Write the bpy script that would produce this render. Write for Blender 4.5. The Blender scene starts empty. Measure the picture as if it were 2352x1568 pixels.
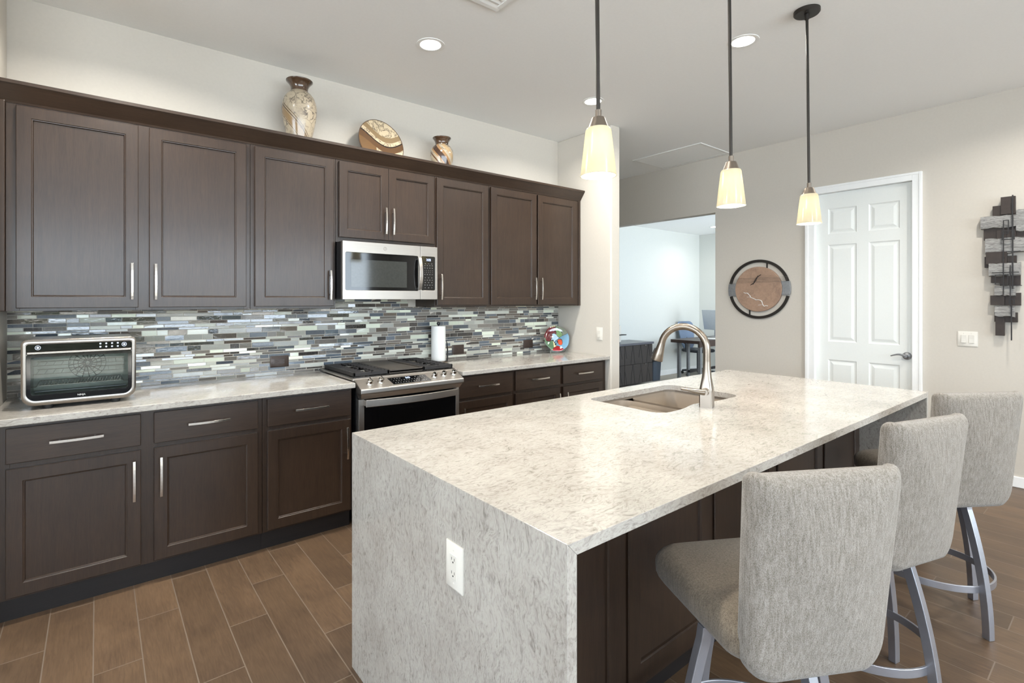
import bpy, bmesh, math, random
from mathutils import Vector, Matrix
PI = math.pi
S = bpy.context.scene
COL = S.collection
random.seed(7)

# ------------------------------------------------------------------ camera, world, big lights, exposure
cam_d = bpy.data.cameras.new('camera')
cam = bpy.data.objects.new('camera', cam_d); COL.objects.link(cam)
cam.location = (0, 0, 1.4324)
cam.rotation_euler = (PI / 2, 0, -math.radians(37.4429))
cam_d.sensor_width = 36
cam_d.lens = 1161.425 / 2352 * 36
cam_d.shift_x = (1176 - 1113) / 2352
cam_d.shift_y = -(784 - 688.27) / 2352
cam_d.clip_start = .02
S.camera = cam

W = bpy.data.worlds.new('World'); S.world = W
W.use_nodes = True
bg = W.node_tree.nodes['Background']
bg.inputs[0].default_value = (.62, .78, 1, 1)
bg.inputs[1].default_value = 1.0

S.view_settings.view_transform = 'Standard'
S.view_settings.look = 'None'
S.view_settings.gamma = 1
S.view_settings.use_curve_mapping = False
S.view_settings.exposure = 1.14
try:
    S.cycles.use_denoising = True
    S.cycles.denoiser = 'OPENIMAGEDENOISE'
    S.cycles.max_bounces = 10
    S.cycles.diffuse_bounces = 6
    S.cycles.glossy_bounces = 4
    S.cycles.transmission_bounces = 8
    S.cycles.sample_clamp_indirect = 4
    S.cycles.caustics_reflective = False
    S.cycles.caustics_refractive = False
except Exception:
    pass

def area(name, loc, rot, sx, sy, power, color, spread=PI, shape='RECTANGLE'):
    d = bpy.data.lights.new(name, 'AREA'); d.shape = shape; d.size = sx
    if shape == 'RECTANGLE': d.size_y = sy
    d.energy = power; d.color = color; d.spread = spread
    o = bpy.data.objects.new(name, d); COL.objects.link(o)
    o.location = loc; o.rotation_euler = rot
    return o
# daylight coming in through the windows of the place
area('daylight', (0.4, -4.80, 1.98), (PI / 2, 0, 0), 9.4, 1.34, 235, (.80, .90, 1))
area('daylight', (-4.80, -0.9, 1.98), (PI / 2, 0, -PI / 2), 6.6, 1.34, 150, (.82, .91, 1))
area('daylight', (7.9, 1.72, 1.5), (PI / 2, 0, 0), 2.9, 1.7, 66, (.80, .90, 1))
sun_d = bpy.data.lights.new('sun', 'SUN'); sun_d.energy = 24; sun_d.angle = .01; sun_d.color = (1, .95, .86)
sun = bpy.data.objects.new('sun', sun_d); COL.objects.link(sun)
sun.rotation_euler = Vector((-.45, -.42, -.79)).to_track_quat('-Z', 'Y').to_euler()

# ------------------------------------------------------------------ measures of the place
YW, YU, YD, YC = 3.664, 3.359, 3.339, 2.997       # back wall, upper face, upper doors, counter edge
XL, XT, XT2, XR = -.38, 3.751, 3.881, 5.583         # left stub wall, return wall, right wall
ZC, ZO = 3.05, 2.755
X0, X1, Y0, Y1, ZT = .789, 3.718, .742, 1.8825, .914

# ------------------------------------------------------------------ material helpers
def lin(c):
    return tuple(((v / 255) / 12.92 if v / 255 <= .04045 else ((v / 255 + .055) / 1.055) ** 2.4) for v in c) + (1,)
MATS = {}
class NT:
    def __init__(s, name):
        s.m = bpy.data.materials.new(name); s.m.use_nodes = True
        s.t = s.m.node_tree; s.b = s.t.nodes['Principled BSDF']; s.n = s.t.nodes; s.l = s.t.links
    def add(s, typ, **kw):
        n = s.n.new(typ)
        for k, v in kw.items():
            if k == 'ins':
                for i, x in v.items():
                    if hasattr(x, 'default_value') or x.__class__.__name__.startswith('NodeSocket'): s.l.new(x, n.inputs[i])
                    else: n.inputs[i].default_value = x
            else: setattr(n, k, v)
        return n
    def coord(s, kind='Object'):
        return s.add('ShaderNodeTexCoord').outputs[kind]
    def mapping(s, vec, scale=(1, 1, 1), rot=(0, 0, 0), loc=(0, 0, 0)):
        return s.add('ShaderNodeMapping', ins={0: vec, 1: loc, 2: rot, 3: scale}).outputs[0]
    def noise(s, vec, scale=5, detail=4, rough=.5, dist=0):
        return s.add('ShaderNodeTexNoise', ins={'Vector': vec, 'Scale': scale, 'Detail': detail, 'Roughness': rough, 'Distortion': dist})
    def ramp(s, fac, stops, interp='LINEAR'):
        n = s.add('ShaderNodeValToRGB', ins={0: fac}); n.color_ramp.interpolation = interp
        e = n.color_ramp.elements
        while len(e) < len(stops): e.new(.5)
        for i, (p, c) in enumerate(stops): e[i].position = p; e[i].color = c
        return n.outputs[0]
    def math(s, op, a, b=0, c=0):
        return s.add('ShaderNodeMath', operation=op, ins={0: a, 1: b, 2: c}).outputs[0]
    def mix(s, fac, a, b, mode='MIX'):
        n = s.add('ShaderNodeMix', data_type='RGBA', blend_type=mode)
        for i, x in ((0, fac), (6, a), (7, b)):
            if x.__class__.__name__.startswith('NodeSocket'): s.l.new(x, n.inputs[i])
            else: n.inputs[i].default_value = x
        return n.outputs[2]
    def set(s, **kw):
        names = dict(color='Base Color', rough='Roughness', metal='Metallic', coat='Coat Weight', coatr='Coat Roughness', trans='Transmission Weight', ior='IOR',
                     emis='Emission Color', estr='Emission Strength', normal='Normal', spec='Specular IOR Level', aniso='Anisotropic', sheen='Sheen Weight', alpha='Alpha')
        for k, v in kw.items():
            i = s.b.inputs[names[k]]
            if v.__class__.__name__.startswith('NodeSocket'): s.l.new(v, i)
            else: i.default_value = v
    def bump(s, h, strength=.2, dist=.002):
        s.set(normal=s.add('ShaderNodeBump', ins={'Height': h, 'Strength': strength, 'Distance': dist}).outputs[0])

def plain(name, c, rough=.5, metal=0, var=.06, bump=0, scale=30, **kw):
    k = NT(name); v = k.coord()
    n = k.noise(v, scale, 3)
    base = lin(c)
    d = tuple(x * (1 - var) for x in base[:3]) + (1,); b = tuple(min(1, x * (1 + var)) for x in base[:3]) + (1,)
    k.set(color=k.ramp(n.outputs[0], [(.3, d), (.7, b)]), rough=rough, metal=metal, **kw)
    if bump: k.bump(n.outputs[0], bump, .001)
    MATS[name] = k.m
    return k.m

def wood(name, dark, light, axis, rough=.36, coat=.28):
    k = NT(name); v = k.coord()
    sc = [22, 22, 22]; sc['xyz'.index(axis)] = 1.3
    m = k.mapping(v, tuple(sc))
    n = k.noise(m, 2.2, 6, .6, 1.2)
    big = k.noise(k.mapping(v, (2.5, 2.5, 2.5)), 1.4, 3, .5)
    fine = k.noise(k.mapping(v, tuple(s * 5 for s in sc)), 3, 3)
    c1 = k.ramp(n.outputs[0], [(.25, lin(dark)), (.75, lin(light))])
    c2 = k.mix(.35, c1, k.ramp(big.outputs[0], [(.3, lin(dark)), (.7, lin(light))]))
    c3 = k.mix(.22, c2, k.ramp(fine.outputs[0], [(.35, lin(tuple(x * .72 for x in dark))), (.65, lin(light))]))
    k.set(color=c3, rough=rough, coat=coat, coatr=.2, spec=.36)
    k.bump(fine.outputs[0], .05, .0006)
    MATS[name] = k.m
wood('cabinet_wood_vertical', (35, 24, 17), (60, 45, 34), 'z')
wood('cabinet_wood_horizontal', (35, 24, 17), (60, 45, 34), 'x')
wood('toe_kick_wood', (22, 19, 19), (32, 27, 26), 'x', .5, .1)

def quartz(name, sx):
    k = NT(name); v = k.coord()
    warp = k.noise(v, 7, 3, .5)
    wv = k.mix(.07, v, warp.outputs[1])
    m = k.mapping(wv, sx)
    n1 = k.noise(m, 30, 6, .66, 2.6)
    n2 = k.noise(m, 80, 3, .55, 1.6)
    n3 = k.noise(v, 5, 3, .5)
    veins = k.ramp(n1.outputs[0], [(.0, lin((77, 72, 64))), (.30, lin((98, 94, 84))), (.47, lin((172, 165, 158))), (.58, lin((183, 179, 170))), (.68, lin((129, 123, 116))), (.80, lin((105, 99, 91)))])
    fine = k.ramp(n2.outputs[0], [(.30, lin((83, 78, 72))), (.50, lin((174, 170, 162))), (1, lin((183, 179, 173)))])
    c = k.mix(.36, veins, fine)
    c = k.mix(.22, c, k.ramp(n3.outputs[0], [(.35, lin((129, 122, 116))), (.65, lin((183, 181, 175)))]))
    k.set(color=c, rough=.11, coat=0, spec=.5)
    MATS[name] = k.m
quartz('quartz_long_grain', (.45, 1.25, 1.25))
quartz('quartz_upright_grain', (1.25, 1.25, .45))

plain('wall_paint', (199, 193, 183), .85, 0, .015, .05, 60)
plain('yard_concrete', (204, 203, 201), .9, 0, .05)
plain('yard_green', (44, 52, 34), .9, 0, .5, 0, 6)
plain('ceiling_paint', (242, 242, 241), .9, 0, .01, .03, 60)
plain('office_paint', (214, 216, 212), .85, 0, .012, .04, 60)
plain('white_trim', (240, 241, 240), .4, 0, .01)
plain('white_door', (231, 234, 231), .42, 0, .01, .02, 120)
plain('white_plastic', (214, 210, 201), .35, 0, .01)
plain('bronze_plastic', (62, 50, 44), .35, .2, .05)
plain('black_plastic', (18, 18, 19), .3, 0, .1)
plain('black_gloss', (10, 10, 11), .06, 0, .05)
plain('black_iron', (38, 36, 36), .55, .2, .15, .15, 200)
plain('griddle_iron', (72, 66, 61), .5, .4, .08, .1, 200)
plain('nickel', (134, 124, 113), .28, 1, .03)
plain('handle_nickel', (205, 198, 190), .2, 1, .03)
plain('chrome', (225, 222, 216), .08, 1, .02)
plain('silver_paint', (168, 169, 176), .34, .75, .03)
plain('dark_bronze', (52, 48, 44), .45, .6, .06)
plain('pendant_cup_bronze', (120, 110, 99), .4, .8, .05)
plain('sink_composite', (140, 127, 112), .5, 0, .04, .05, 300)
plain('rubber', (22, 22, 22), .7, 0, .05)
plain('paper_white', (240, 239, 235), .9, 0, .02, .25, 260)
plain('dark_rim_glaze', (74, 54, 38), .15, 0, .25, 0, 8, coat=.6)
plain('desk_wood', (62, 48, 42), .4, 0, .12)
plain('credenza_top', (92, 92, 98), .3, 0, .08)
plain('bin_plastic', (66, 74, 84), .45, 0, .03)
plain('office_mesh', (120, 138, 164), .6, 0, .12, .2, 300)
plain('chair_black', (40, 44, 50), .5, 0, .06)
plain('screen_back', (200, 206, 214), .3, .4, .02)
plain('vent_white', (236, 236, 234), .5, 0, .01)
plain('slate_metal', (150, 152, 154), .35, .6, .1, .1, 60)
plain('wire_steel', (150, 146, 140), .3, 1, .02)
plain('bezel_steel', (150, 144, 137), .25, 1, .02)
plain('oven_lining', (170, 174, 166), .5, .3, .1)
plain('gap_black', (8, 7, 7), .8, 0, .05)
plain('print_grey', (170, 170, 168), .6, 0, .02)
plain('print_white', (225, 225, 222), .5, 0, .02)

def brushed(name, c, axis, rough=.28):
    k = NT(name); v = k.coord()
    sc = [400, 400, 400]; sc['xyz'.index(axis)] = 4
    n = k.noise(k.mapping(v, tuple(sc)), 1, 3)
    base = lin(c)
    k.set(color=k.ramp(n.outputs[0], [(.3, tuple(x * .9 for x in base[:3]) + (1,)), (.7, base)]), metal=1,
          rough=k.math('MULTIPLY_ADD', n.outputs[0], .12, rough - .06))
    k.bump(n.outputs[0], .04, .0003)
    MATS[name] = k.m
brushed('brushed_steel', (178, 172, 165), 'x', .36)
brushed('brushed_steel_upright', (178, 172, 165), 'z', .36)

def glassy(name, tint, rough=.02, amount=.12):
    k = NT(name)
    t = k.add('ShaderNodeBsdfTransparent', ins={0: tint}); g = k.add('ShaderNodeBsdfGlossy', ins={0: (1, 1, 1, 1), 1: rough})
    fr = k.add('ShaderNodeFresnel', ins={0: 1.5})
    f = k.math('ADD', fr.outputs[0], amount - .04)
    m = k.add('ShaderNodeMixShader', ins={0: f, 1: t.outputs[0], 2: g.outputs[0]})
    k.l.new(m.outputs[0], k.n['Material Output'].inputs[0])
    MATS[name] = k.m
glassy('window_glass', (.97, .98, .98, 1), .01, .05)
glassy('oven_glass', (.86, .88, .86, 1), .02, .012)
glassy('clear_acrylic', (.9, .95, .93, 1), .03, .12)

def emis(name, c, strength):
    k = NT(name); v = k.coord()
    k.set(color=lin(c), emis=lin(c), estr=strength, rough=.4); MATS[name] = k.m
emis('lamp_lens', (255, 250, 240), 9)
emis('display_blue', (170, 195, 255), 2.2)
emis('screen_lit', (205, 220, 240), .8)

def shade_mat():
    k = NT('opal_glass_shade'); v = k.coord()
    n = k.noise(v, 14, 2)
    tr = k.add('ShaderNodeBsdfTranslucent', ins={0: k.ramp(n.outputs[0], [(.3, (.80, .74, .52, 1)), (.7, (.86, .80, .58, 1))])})
    df = k.add('ShaderNodeBsdfDiffuse', ins={0: (.9, .88, .8, 1)})
    gl = k.add('ShaderNodeBsdfGlossy', ins={0: (1, 1, 1, 1), 1: .15})
    m = k.add('ShaderNodeMixShader', ins={0: .30, 1: tr.outputs[0], 2: df.outputs[0]})
    m1 = k.add('ShaderNodeMixShader', ins={0: .04, 1: m.outputs[0], 2: gl.outputs[0]})
    m2 = m1
    k.l.new(m2.outputs[0], k.n['Material Output'].inputs[0]); MATS['opal_glass_shade'] = k.m
shade_mat()

def fabric(name, c1, c2, c3):
    k = NT(name); v = k.coord()
    w = k.noise(k.mapping(v, (430, 430, 300)), 1, 2, .6)
    w2 = k.noise(k.mapping(v, (700, 700, 640)), 1, 1, .5)
    big = k.noise(k.mapping(v, (170, 170, 22)), 1, 3, .6)
    c = k.ramp(w.outputs[0], [(.30, lin(c1)), (.47, lin(c2)), (.62, lin(c3))])
    c = k.mix(.35, c, k.ramp(w2.outputs[0], [(.35, lin(c1)), (.6, lin(c3))]))
    c = k.mix(.36, c, k.ramp(big.outputs[0], [(.35, lin(c1)), (.65, lin(c3))]))
    k.set(color=c, rough=.95, sheen=.25, spec=.2)
    h = k.math('ADD', w.outputs[0], w2.outputs[0])
    k.bump(h, .55, .0022)
    MATS[name] = k.m
fabric('tweed_back', (85, 77, 65), (128, 121, 110), (158, 151, 143))
fabric('tweed_seat', (75, 64, 50), (113, 100, 84), (138, 126, 110))

def floor_mat():
    k = NT('wood_look_tile'); v = k.coord()
    s = k.add('ShaderNodeSeparateXYZ', ins={0: v})
    x = k.math('DIVIDE', k.math('ADD', s.outputs[0], .328), .1575)
    col = k.math('FLOOR', x); fx = k.math('FRACT', x)
    yy = k.math('DIVIDE', k.math('SUBTRACT', k.math('SUBTRACT', s.outputs[1], 3.03), k.math('MULTIPLY', k.math('SUBTRACT', col, 1), .2967)), .89)
    row = k.math('FLOOR', yy); fy = k.math('FRACT', yy)
    ex = k.math('MULTIPLY', k.math('MINIMUM', fx, k.math('SUBTRACT', 1, fx)), .1575)
    ey = k.math('MULTIPLY', k.math('MINIMUM', fy, k.math('SUBTRACT', 1, fy)), .89)
    grout = k.math('LESS_THAN', k.math('MINIMUM', ex, ey), .0021)
    idv = k.add('ShaderNodeCombineXYZ', ins={0: col, 1: row, 2: 3.3}).outputs[0]
    wn = k.add('ShaderNodeTexWhiteNoise', noise_dimensions='3D', ins={0: idv})
    off = k.add('ShaderNodeVectorMath', operation='MULTIPLY_ADD', ins={0: wn.outputs[1], 1: (7, 9, 5), 2: v}).outputs[0]
    g = k.noise(k.mapping(off, (14, 1.6, 1)), 2.4, 6, .62, 2.2)
    g2 = k.noise(k.mapping(off, (90, 7, 1)), 2, 3, .6, .5)
    b = k.noise(k.mapping(off, (3, 2.2, 1)), 1.5, 3, .55, .6)
    c = k.ramp(g.outputs[0], [(.22, lin((58, 44, 31))), (.45, lin((90, 70, 53))), (.62, lin((101, 80, 62))), (.8, lin((113, 91, 71)))])
    c = k.mix(.40, c, k.ramp(g2.outputs[0], [(.35, lin((61, 47, 34))), (.65, lin((106, 86, 66)))]))
    c = k.mix(.30, c, k.ramp(b.outputs[0], [(.35, lin((63, 49, 37))), (.65, lin((110, 88, 66)))]))
    t = k.math('MULTIPLY_ADD', wn.outputs[0], .35, .82)
    tc = k.add('ShaderNodeCombineColor', ins={0: t, 1: t, 2: t}).outputs[0]
    c = k.mix(1.0, c, tc, 'MULTIPLY')
    c = k.mix(grout, c, lin((114, 101, 88)))
    k.set(color=c, rough=k.math('MULTIPLY_ADD', g2.outputs[0], .15, .33))
    h = k.math('MULTIPLY_ADD', grout, -1.2, k.math('MULTIPLY', g2.outputs[0], .3))
    k.bump(h, .25, .0012)
    MATS['wood_look_tile'] = k.m
floor_mat()

def mosaic_mat():
    k = NT('mosaic_glass'); v = k.coord()
    a = k.add('ShaderNodeAttribute', attribute_name='tile_color')
    r = k.add('ShaderNodeAttribute', attribute_name='tile_rough')
    n = k.noise(k.mapping(v, (220, 220, 220)), 1, 2, .6)
    n2 = k.noise(k.mapping(v, (55, 55, 90)), 1, 2, .5)
    c = k.mix(.07, a.outputs['Color'], k.ramp(n.outputs[0], [(.3, (.08, .08, .08, 1)), (.7, (.75, .77, .75, 1))]))
    k.set(color=c, rough=k.math('MULTIPLY_ADD', r.outputs['Fac'], .22, .06), coat=.5, coatr=.04, spec=.6)
    h = k.math('ADD', k.math('MULTIPLY', n.outputs[0], r.outputs['Fac']), k.math('MULTIPLY', n2.outputs[0], .5))
    k.bump(h, .35, .0022)
    MATS['mosaic_glass'] = k.m
mosaic_mat()
plain('grout_beige', (176, 170, 158), .9, 0, .05)
plain('grout_grey', (200, 194, 184), .9, 0, .05)

def horsehair(name, bands=()):
    k = NT(name); v = k.coord()
    s = k.add('ShaderNodeSeparateXYZ', ins={0: v})
    w = k.noise(v, 11, 5, .62, .5)
    ww = k.mix(.16, v, w.outputs[1])
    vo = k.add('ShaderNodeTexVoronoi', feature='DISTANCE_TO_EDGE', ins={'Vector': ww, 'Scale': 17})
    msk = k.noise(v, 9, 3, .5)
    line = k.ramp(vo.outputs[0], [(.0, (1, 1, 1, 1)), (.03, (.75, .75, .75, 1)), (.075, (0, 0, 0, 1))])
    gate = k.ramp(msk.outputs[0], [(.42, (.15, .15, .15, 1)), (.58, (1, 1, 1, 1))])
    vein = k.mix(1, line, gate, 'MULTIPLY')
    smoke = k.ramp(k.noise(v, 16, 5, .7, 1.2).outputs[0], [(.52, (0, 0, 0, 1)), (.70, (.6, .6, .6, 1))])
    base = k.ramp(k.noise(v, 5, 3).outputs[0], [(.3, lin((160, 146, 124))), (.7, lin((190, 176, 153)))])
    c = k.mix(smoke, base, lin((120, 108, 98)))
    c = k.mix(vein, c, lin((52, 44, 40)))
    rough = .4
    # swirling bands of bronze glaze laid over the body
    if bands:
        sep = s.outputs
        ang = k.math('ARCTAN2', sep[1], sep[0])
        last = None
        for (slope, off, width, colr, z0) in bands:
            t = k.math('ADD', k.math('ADD', ang, off), k.math('MULTIPLY', k.math('SUBTRACT', sep[2], z0), slope))
            d = k.math('ABSOLUTE', k.math('SUBTRACT', k.math('FLOORED_MODULO', t, 2 * PI), PI))
            inb = k.math('LESS_THAN', d, width)
            c = k.mix(inb, c, lin(colr))
            last = inb if last is None else k.math('MAXIMUM', last, inb)
        rough = k.math('MULTIPLY_ADD', last, -.22, .4)
    k.set(color=c, rough=rough, coat=.4, coatr=.1)
    MATS[name] = k.m
horsehair('vase_tall_glaze', [(8.7, -1.36, .26, (138, 114, 82), .2), (8.7, -1.72, .05, (92, 72, 50), .2), (8.7, -1.90, .03, (92, 72, 50), .2), (8.7, -1.02, .04, (110, 88, 62), .2)])
horsehair('vase_short_glaze', [(10.0, -2.06, .50, (150, 116, 80), .2), (10.0, -2.0, .26, (62, 42, 30), .2), (10.0, -3.15, .26, (176, 150, 114), .2), (10.0, -1.2, .08, (90, 60, 40), .2)])

def plate_glaze():
    k = NT('plate_glaze'); v = k.coord()
    s = k.add('ShaderNodeSeparateXYZ', ins={0: v}).outputs
    w = k.noise(v, 13, 5, .62, .5); ww = k.mix(.16, v, w.outputs[1])
    vo = k.add('ShaderNodeTexVoronoi', feature='DISTANCE_TO_EDGE', ins={'Vector': ww, 'Scale': 20})
    line = k.ramp(vo.outputs[0], [(0, (1, 1, 1, 1)), (.03, (.6, .6, .6, 1)), (.07, (0, 0, 0, 1))])
    c = k.mix(line, lin((190, 174, 146)), lin((58, 48, 42)))
    # broad swirls: curved boundaries in the plate's own plane (x right, z up)
    cur = k.math('ADD', s[2], k.math('MULTIPLY', k.math('SINE', k.math('MULTIPLY_ADD', s[0], 13, .6)), .045))
    b1 = k.math('MULTIPLY', k.math('GREATER_THAN', cur, -.015), k.math('LESS_THAN', cur, .035))
    b2 = k.math('MULTIPLY', k.math('GREATER_THAN', cur, .035), k.math('LESS_THAN', cur, .045))
    b3 = k.math('MULTIPLY', k.math('GREATER_THAN', cur, .075), k.math('LESS_THAN', cur, .115))
    b4 = k.math('MULTIPLY', k.math('LESS_THAN', cur, -.015), k.math('LESS_THAN', s[0], -.03))
    c = k.mix(b4, c, lin((104, 78, 50)))
    c = k.mix(b1, c, lin((88, 64, 42)))
    c = k.mix(b2, c, lin((40, 30, 26)))
    c = k.mix(b3, c, lin((128, 108, 80)))
    k.set(color=c, rough=.12, coat=.7, coatr=.04)
    MATS['plate_glaze'] = k.m
plate_glaze()

def fused_glass():
    k = NT('fused_art_glass'); v = k.coord()
    s = k.add('ShaderNodeSeparateXYZ', ins={0: v}).outputs
    n = k.noise(v, 26, 2, .5)
    sw = k.add('ShaderNodeSeparateXYZ', ins={0: k.mix(.10, v, k.noise(v, 12, 2, .5).outputs[1])}).outputs
    x, z = k.math('MULTIPLY_ADD', sw[0], 1.11, -.055), k.math('MULTIPLY_ADD', sw[2], 1.11, -.055)
    def disc(cx, cz, r):
        a = k.math('SUBTRACT', x, cx); b = k.math('SUBTRACT', z, cz)
        return k.math('SQRT', k.math('ADD', k.math('MULTIPLY', a, a), k.math('MULTIPLY', b, b))), r
    c = k.mix(0.0, lin((214, 208, 158)), lin((214, 208, 158)))
    edge = None
    for cx, cz, r, colr in ((.115, -.045, .115, (104, 146, 172)), (.045, .10, .075, (112, 120, 104)), (.012, .055, .050, (110, 146, 92)), (-.095, -.05, .075, (88, 122, 88)),
                            (-.075, .065, .078, (96, 18, 26)), (-.018, .010, .036, (176, 204, 222)), (.035, -.028, .022, (206, 74, 34)), (.008, -.125, .052, (140, 10, 16))):
        d, r = disc(cx, cz, r)
        ins = k.math('LESS_THAN', d, r)
        rim = k.math('LESS_THAN', k.math('ABSOLUTE', k.math('SUBTRACT', d, r)), .0022)
        c = k.mix(ins, c, lin(colr)); c = k.mix(rim, c, lin((30, 36, 34)))
    k.set(color=c, rough=.05, coat=1, coatr=.02)
    k.bump(n.outputs[0], .4, .004)
    MATS['fused_art_glass'] = k.m
fused_glass()

def copper():
    k = NT('patinated_copper'); v = k.coord()
    n = k.noise(v, 9, 6, .65, .8); n2 = k.noise(v, 60, 3, .6)
    c = k.ramp(n.outputs[0], [(.25, lin((122, 100, 88))), (.45, lin((160, 132, 112))), (.6, lin((172, 142, 120))), (.75, lin((140, 116, 102)))])
    c = k.mix(.2, c, k.ramp(n2.outputs[0], [(.3, lin((120, 92, 74))), (.7, lin((178, 150, 130)))]))
    k.set(color=c, rough=.5, metal=.15); MATS['patinated_copper'] = k.m
copper()
def bark():
    k = NT('carved_grey_bark'); v = k.coord()
    n = k.noise(k.mapping(v, (60, 18, 150)), 1, 5, .65, 1.5)
    k.set(color=k.ramp(n.outputs[0], [(.3, lin((84, 82, 80))), (.5, lin((150, 149, 147))), (.7, lin((186, 185, 182)))]), rough=.5, metal=.25)
    k.bump(n.outputs[0], .9, .006); MATS['carved_grey_bark'] = k.m
bark()
plain('sculpture_brown', (56, 47, 42), .5, .3, .12)
def carpet():
    k = NT('carpet_grey'); v = k.coord(); n = k.noise(v, 260, 3)
    k.set(color=k.ramp(n.outputs[0], [(.3, lin((142, 136, 126))), (.7, lin((190, 184, 174)))]), rough=1); k.bump(n.outputs[0], .6, .004)
    MATS['carpet_grey'] = k.m
carpet()
wood('credenza_wood', (46, 41, 38), (68, 61, 57), 'z', .45, .1)

# ------------------------------------------------------------------ object helpers
class B:
    def __init__(s): s.bm = bmesh.new()
    def box(s, x0, x1, y0, y1, z0, z1):
        v = [s.bm.verts.new(p) for p in ((x0, y0, z0), (x1, y0, z0), (x1, y1, z0), (x0, y1, z0), (x0, y0, z1), (x1, y0, z1), (x1, y1, z1), (x0, y1, z1))]
        for f in ((0, 3, 2, 1), (4, 5, 6, 7), (0, 1, 5, 4), (1, 2, 6, 5), (2, 3, 7, 6), (3, 0, 4, 7)): s.bm.faces.new([v[i] for i in f])
        return s
    def loft(s, rings, cap=True, closed=True):
        R = [[s.bm.verts.new(p) for p in r] for r in rings]
        n = len(R[0])
        for a, b in zip(R, R[1:]):
            for i in range(n if closed else n - 1):
                s.bm.faces.new((a[i], a[(i + 1) % n], b[(i + 1) % n], b[i]))
        if cap:
            s.bm.faces.new(R[0][::-1]); s.bm.faces.new(R[-1])
        return s
    def prism(s, poly, axis, a, b):
        # poly: 2D points; axis: normal axis, extruded from a to b
        def P(u, v, w): return {'x': (w, u, v), 'y': (u, w, v), 'z': (u, v, w)}[axis]
        return s.loft([[P(u, v, a) for u, v in poly], [P(u, v, b) for u, v in poly]])
    def lathe(s, prof, c=(0, 0, 0), seg=40, axis='z', cap=True):
        rings = []
        for r, h in prof:
            ring = []
            for i in range(seg):
                t = 2 * PI * i / seg; a, b = r * math.cos(t), r * math.sin(t)
                p = {'z': (a, b, h), 'y': (a, h, b), 'x': (h, a, b)}[axis]
                ring.append((p[0] + c[0], p[1] + c[1], p[2] + c[2]))
            rings.append(ring)
        return s.loft(rings, cap)
    def tube(s, pts, r, seg=12, cap=True, square=None, up=None):
        pts = [Vector(p) for p in pts]; n = len(pts)
        rr = r if isinstance(r, (list, tuple)) else [r] * n
        rings = []; prev = Vector(up) if up else None
        for i, p in enumerate(pts):
            d = (pts[min(i + 1, n - 1)] - pts[max(i - 1, 0)]).normalized()
            if prev is None:
                prev = Vector((0, 0, 1)) if abs(d.z) < .9 else Vector((1, 0, 0))
            u = (prev - d * prev.dot(d)).normalized(); w = d.cross(u)
            prev = u
            if square:
                a, b = square
                ring = [p + u * a * x + w * b * y for x, y in ((-.5, -.5), (.5, -.5), (.5, .5), (-.5, .5))]
            else:
                ring = [p + (u * math.cos(2 * PI * k / seg) + w * math.sin(2 * PI * k / seg)) * rr[i] for k in range(seg)]
            rings.append(ring)
        return s.loft(rings, cap)
    def ring(s, R, sec, c=(0, 0, 0), seg=64, axis='z', a0=0, a1=2 * PI):
        # sec: 2D section points (dr, dh) swept round the axis
        full = abs(a1 - a0 - 2 * PI) < 1e-6
        N = seg if full else seg + 1
        rings = []
        for i in range(N):
            t = a0 + (a1 - a0) * i / seg
            ring = []
            for dr, dh in sec:
                a, b = (R + dr) * math.cos(t), (R + dr) * math.sin(t)
                p = {'z': (a, b, dh), 'y': (a, dh, b), 'x': (dh, a, b)}[axis]
                ring.append((p[0] + c[0], p[1] + c[1], p[2] + c[2]))
            rings.append(ring)
        if full: rings.append(rings[0])
        R_ = [[s.bm.verts.new(p) for p in r] for r in (rings[:-1] if full else rings)]
        if full: R_.append(R_[0])
        n = len(sec)
        for a, b in zip(R_, R_[1:]):
            for i in range(n): s.bm.faces.new((a[i], a[(i + 1) % n], b[(i + 1) % n], b[i]))
        if not full: s.bm.faces.new(R_[0][::-1]); s.bm.faces.new(R_[-1])
        return s
    def cushion(s, outline, T, er, fn, steps=6, fill=(.86, .6, .3, .08)):
        # pillow-edged slab from an outline in (a,b); fn maps (a,b,c) to space
        hx = max(abs(p[0]) for p in outline); hy = max(abs(p[1]) for p in outline)
        prof = []
        for i in range(steps + 1):
            t = (PI / 2) * i / steps
            prof.append((er * (1 - math.sin(t)) , (T / 2 - er) + er * math.cos(t)))
        rings = []
        top = []
        for q in fill[::-1]: top.append((None, q, T / 2))
        seq = [('f', q, T / 2 + .006 * (1 - q)) for q in fill[::-1]]
        seq += [('e', d, c) for d, c in prof]
        seq += [('e', d, -c) for d, c in prof[::-1][1:]]
        seq += [('f', q, -T / 2 - .004 * (1 - q)) for q in fill]
        for kind, q, c in seq:
            ring = []
            for a, b in outline:
                if kind == 'e': k1, k2 = (hx - q) / hx, (hy - q) / hy
                else: k1, k2 = (hx - er) / hx * q, (hy - er) / hy * q
                ring.append(fn(a * k1, b * k2, c))
            rings.append(ring)
        return s.loft(rings)
    def text(s, body, size, mtx, depth=.0006):
        cu = bpy.data.curves.new('t', 'FONT'); cu.body = body; cu.size = size; cu.extrude = depth
        cu.align_x = 'CENTER'; cu.align_y = 'CENTER'
        o = bpy.data.objects.new('t', cu); COL.objects.link(o)
        dg = bpy.context.evaluated_depsgraph_get(); dg.update()
        me = bpy.data.meshes.new_from_object(o.evaluated_get(dg))
        me.transform(mtx); s.bm.from_mesh(me)
        bpy.data.objects.remove(o); bpy.data.curves.remove(cu); bpy.data.meshes.remove(me)
        return s

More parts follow.
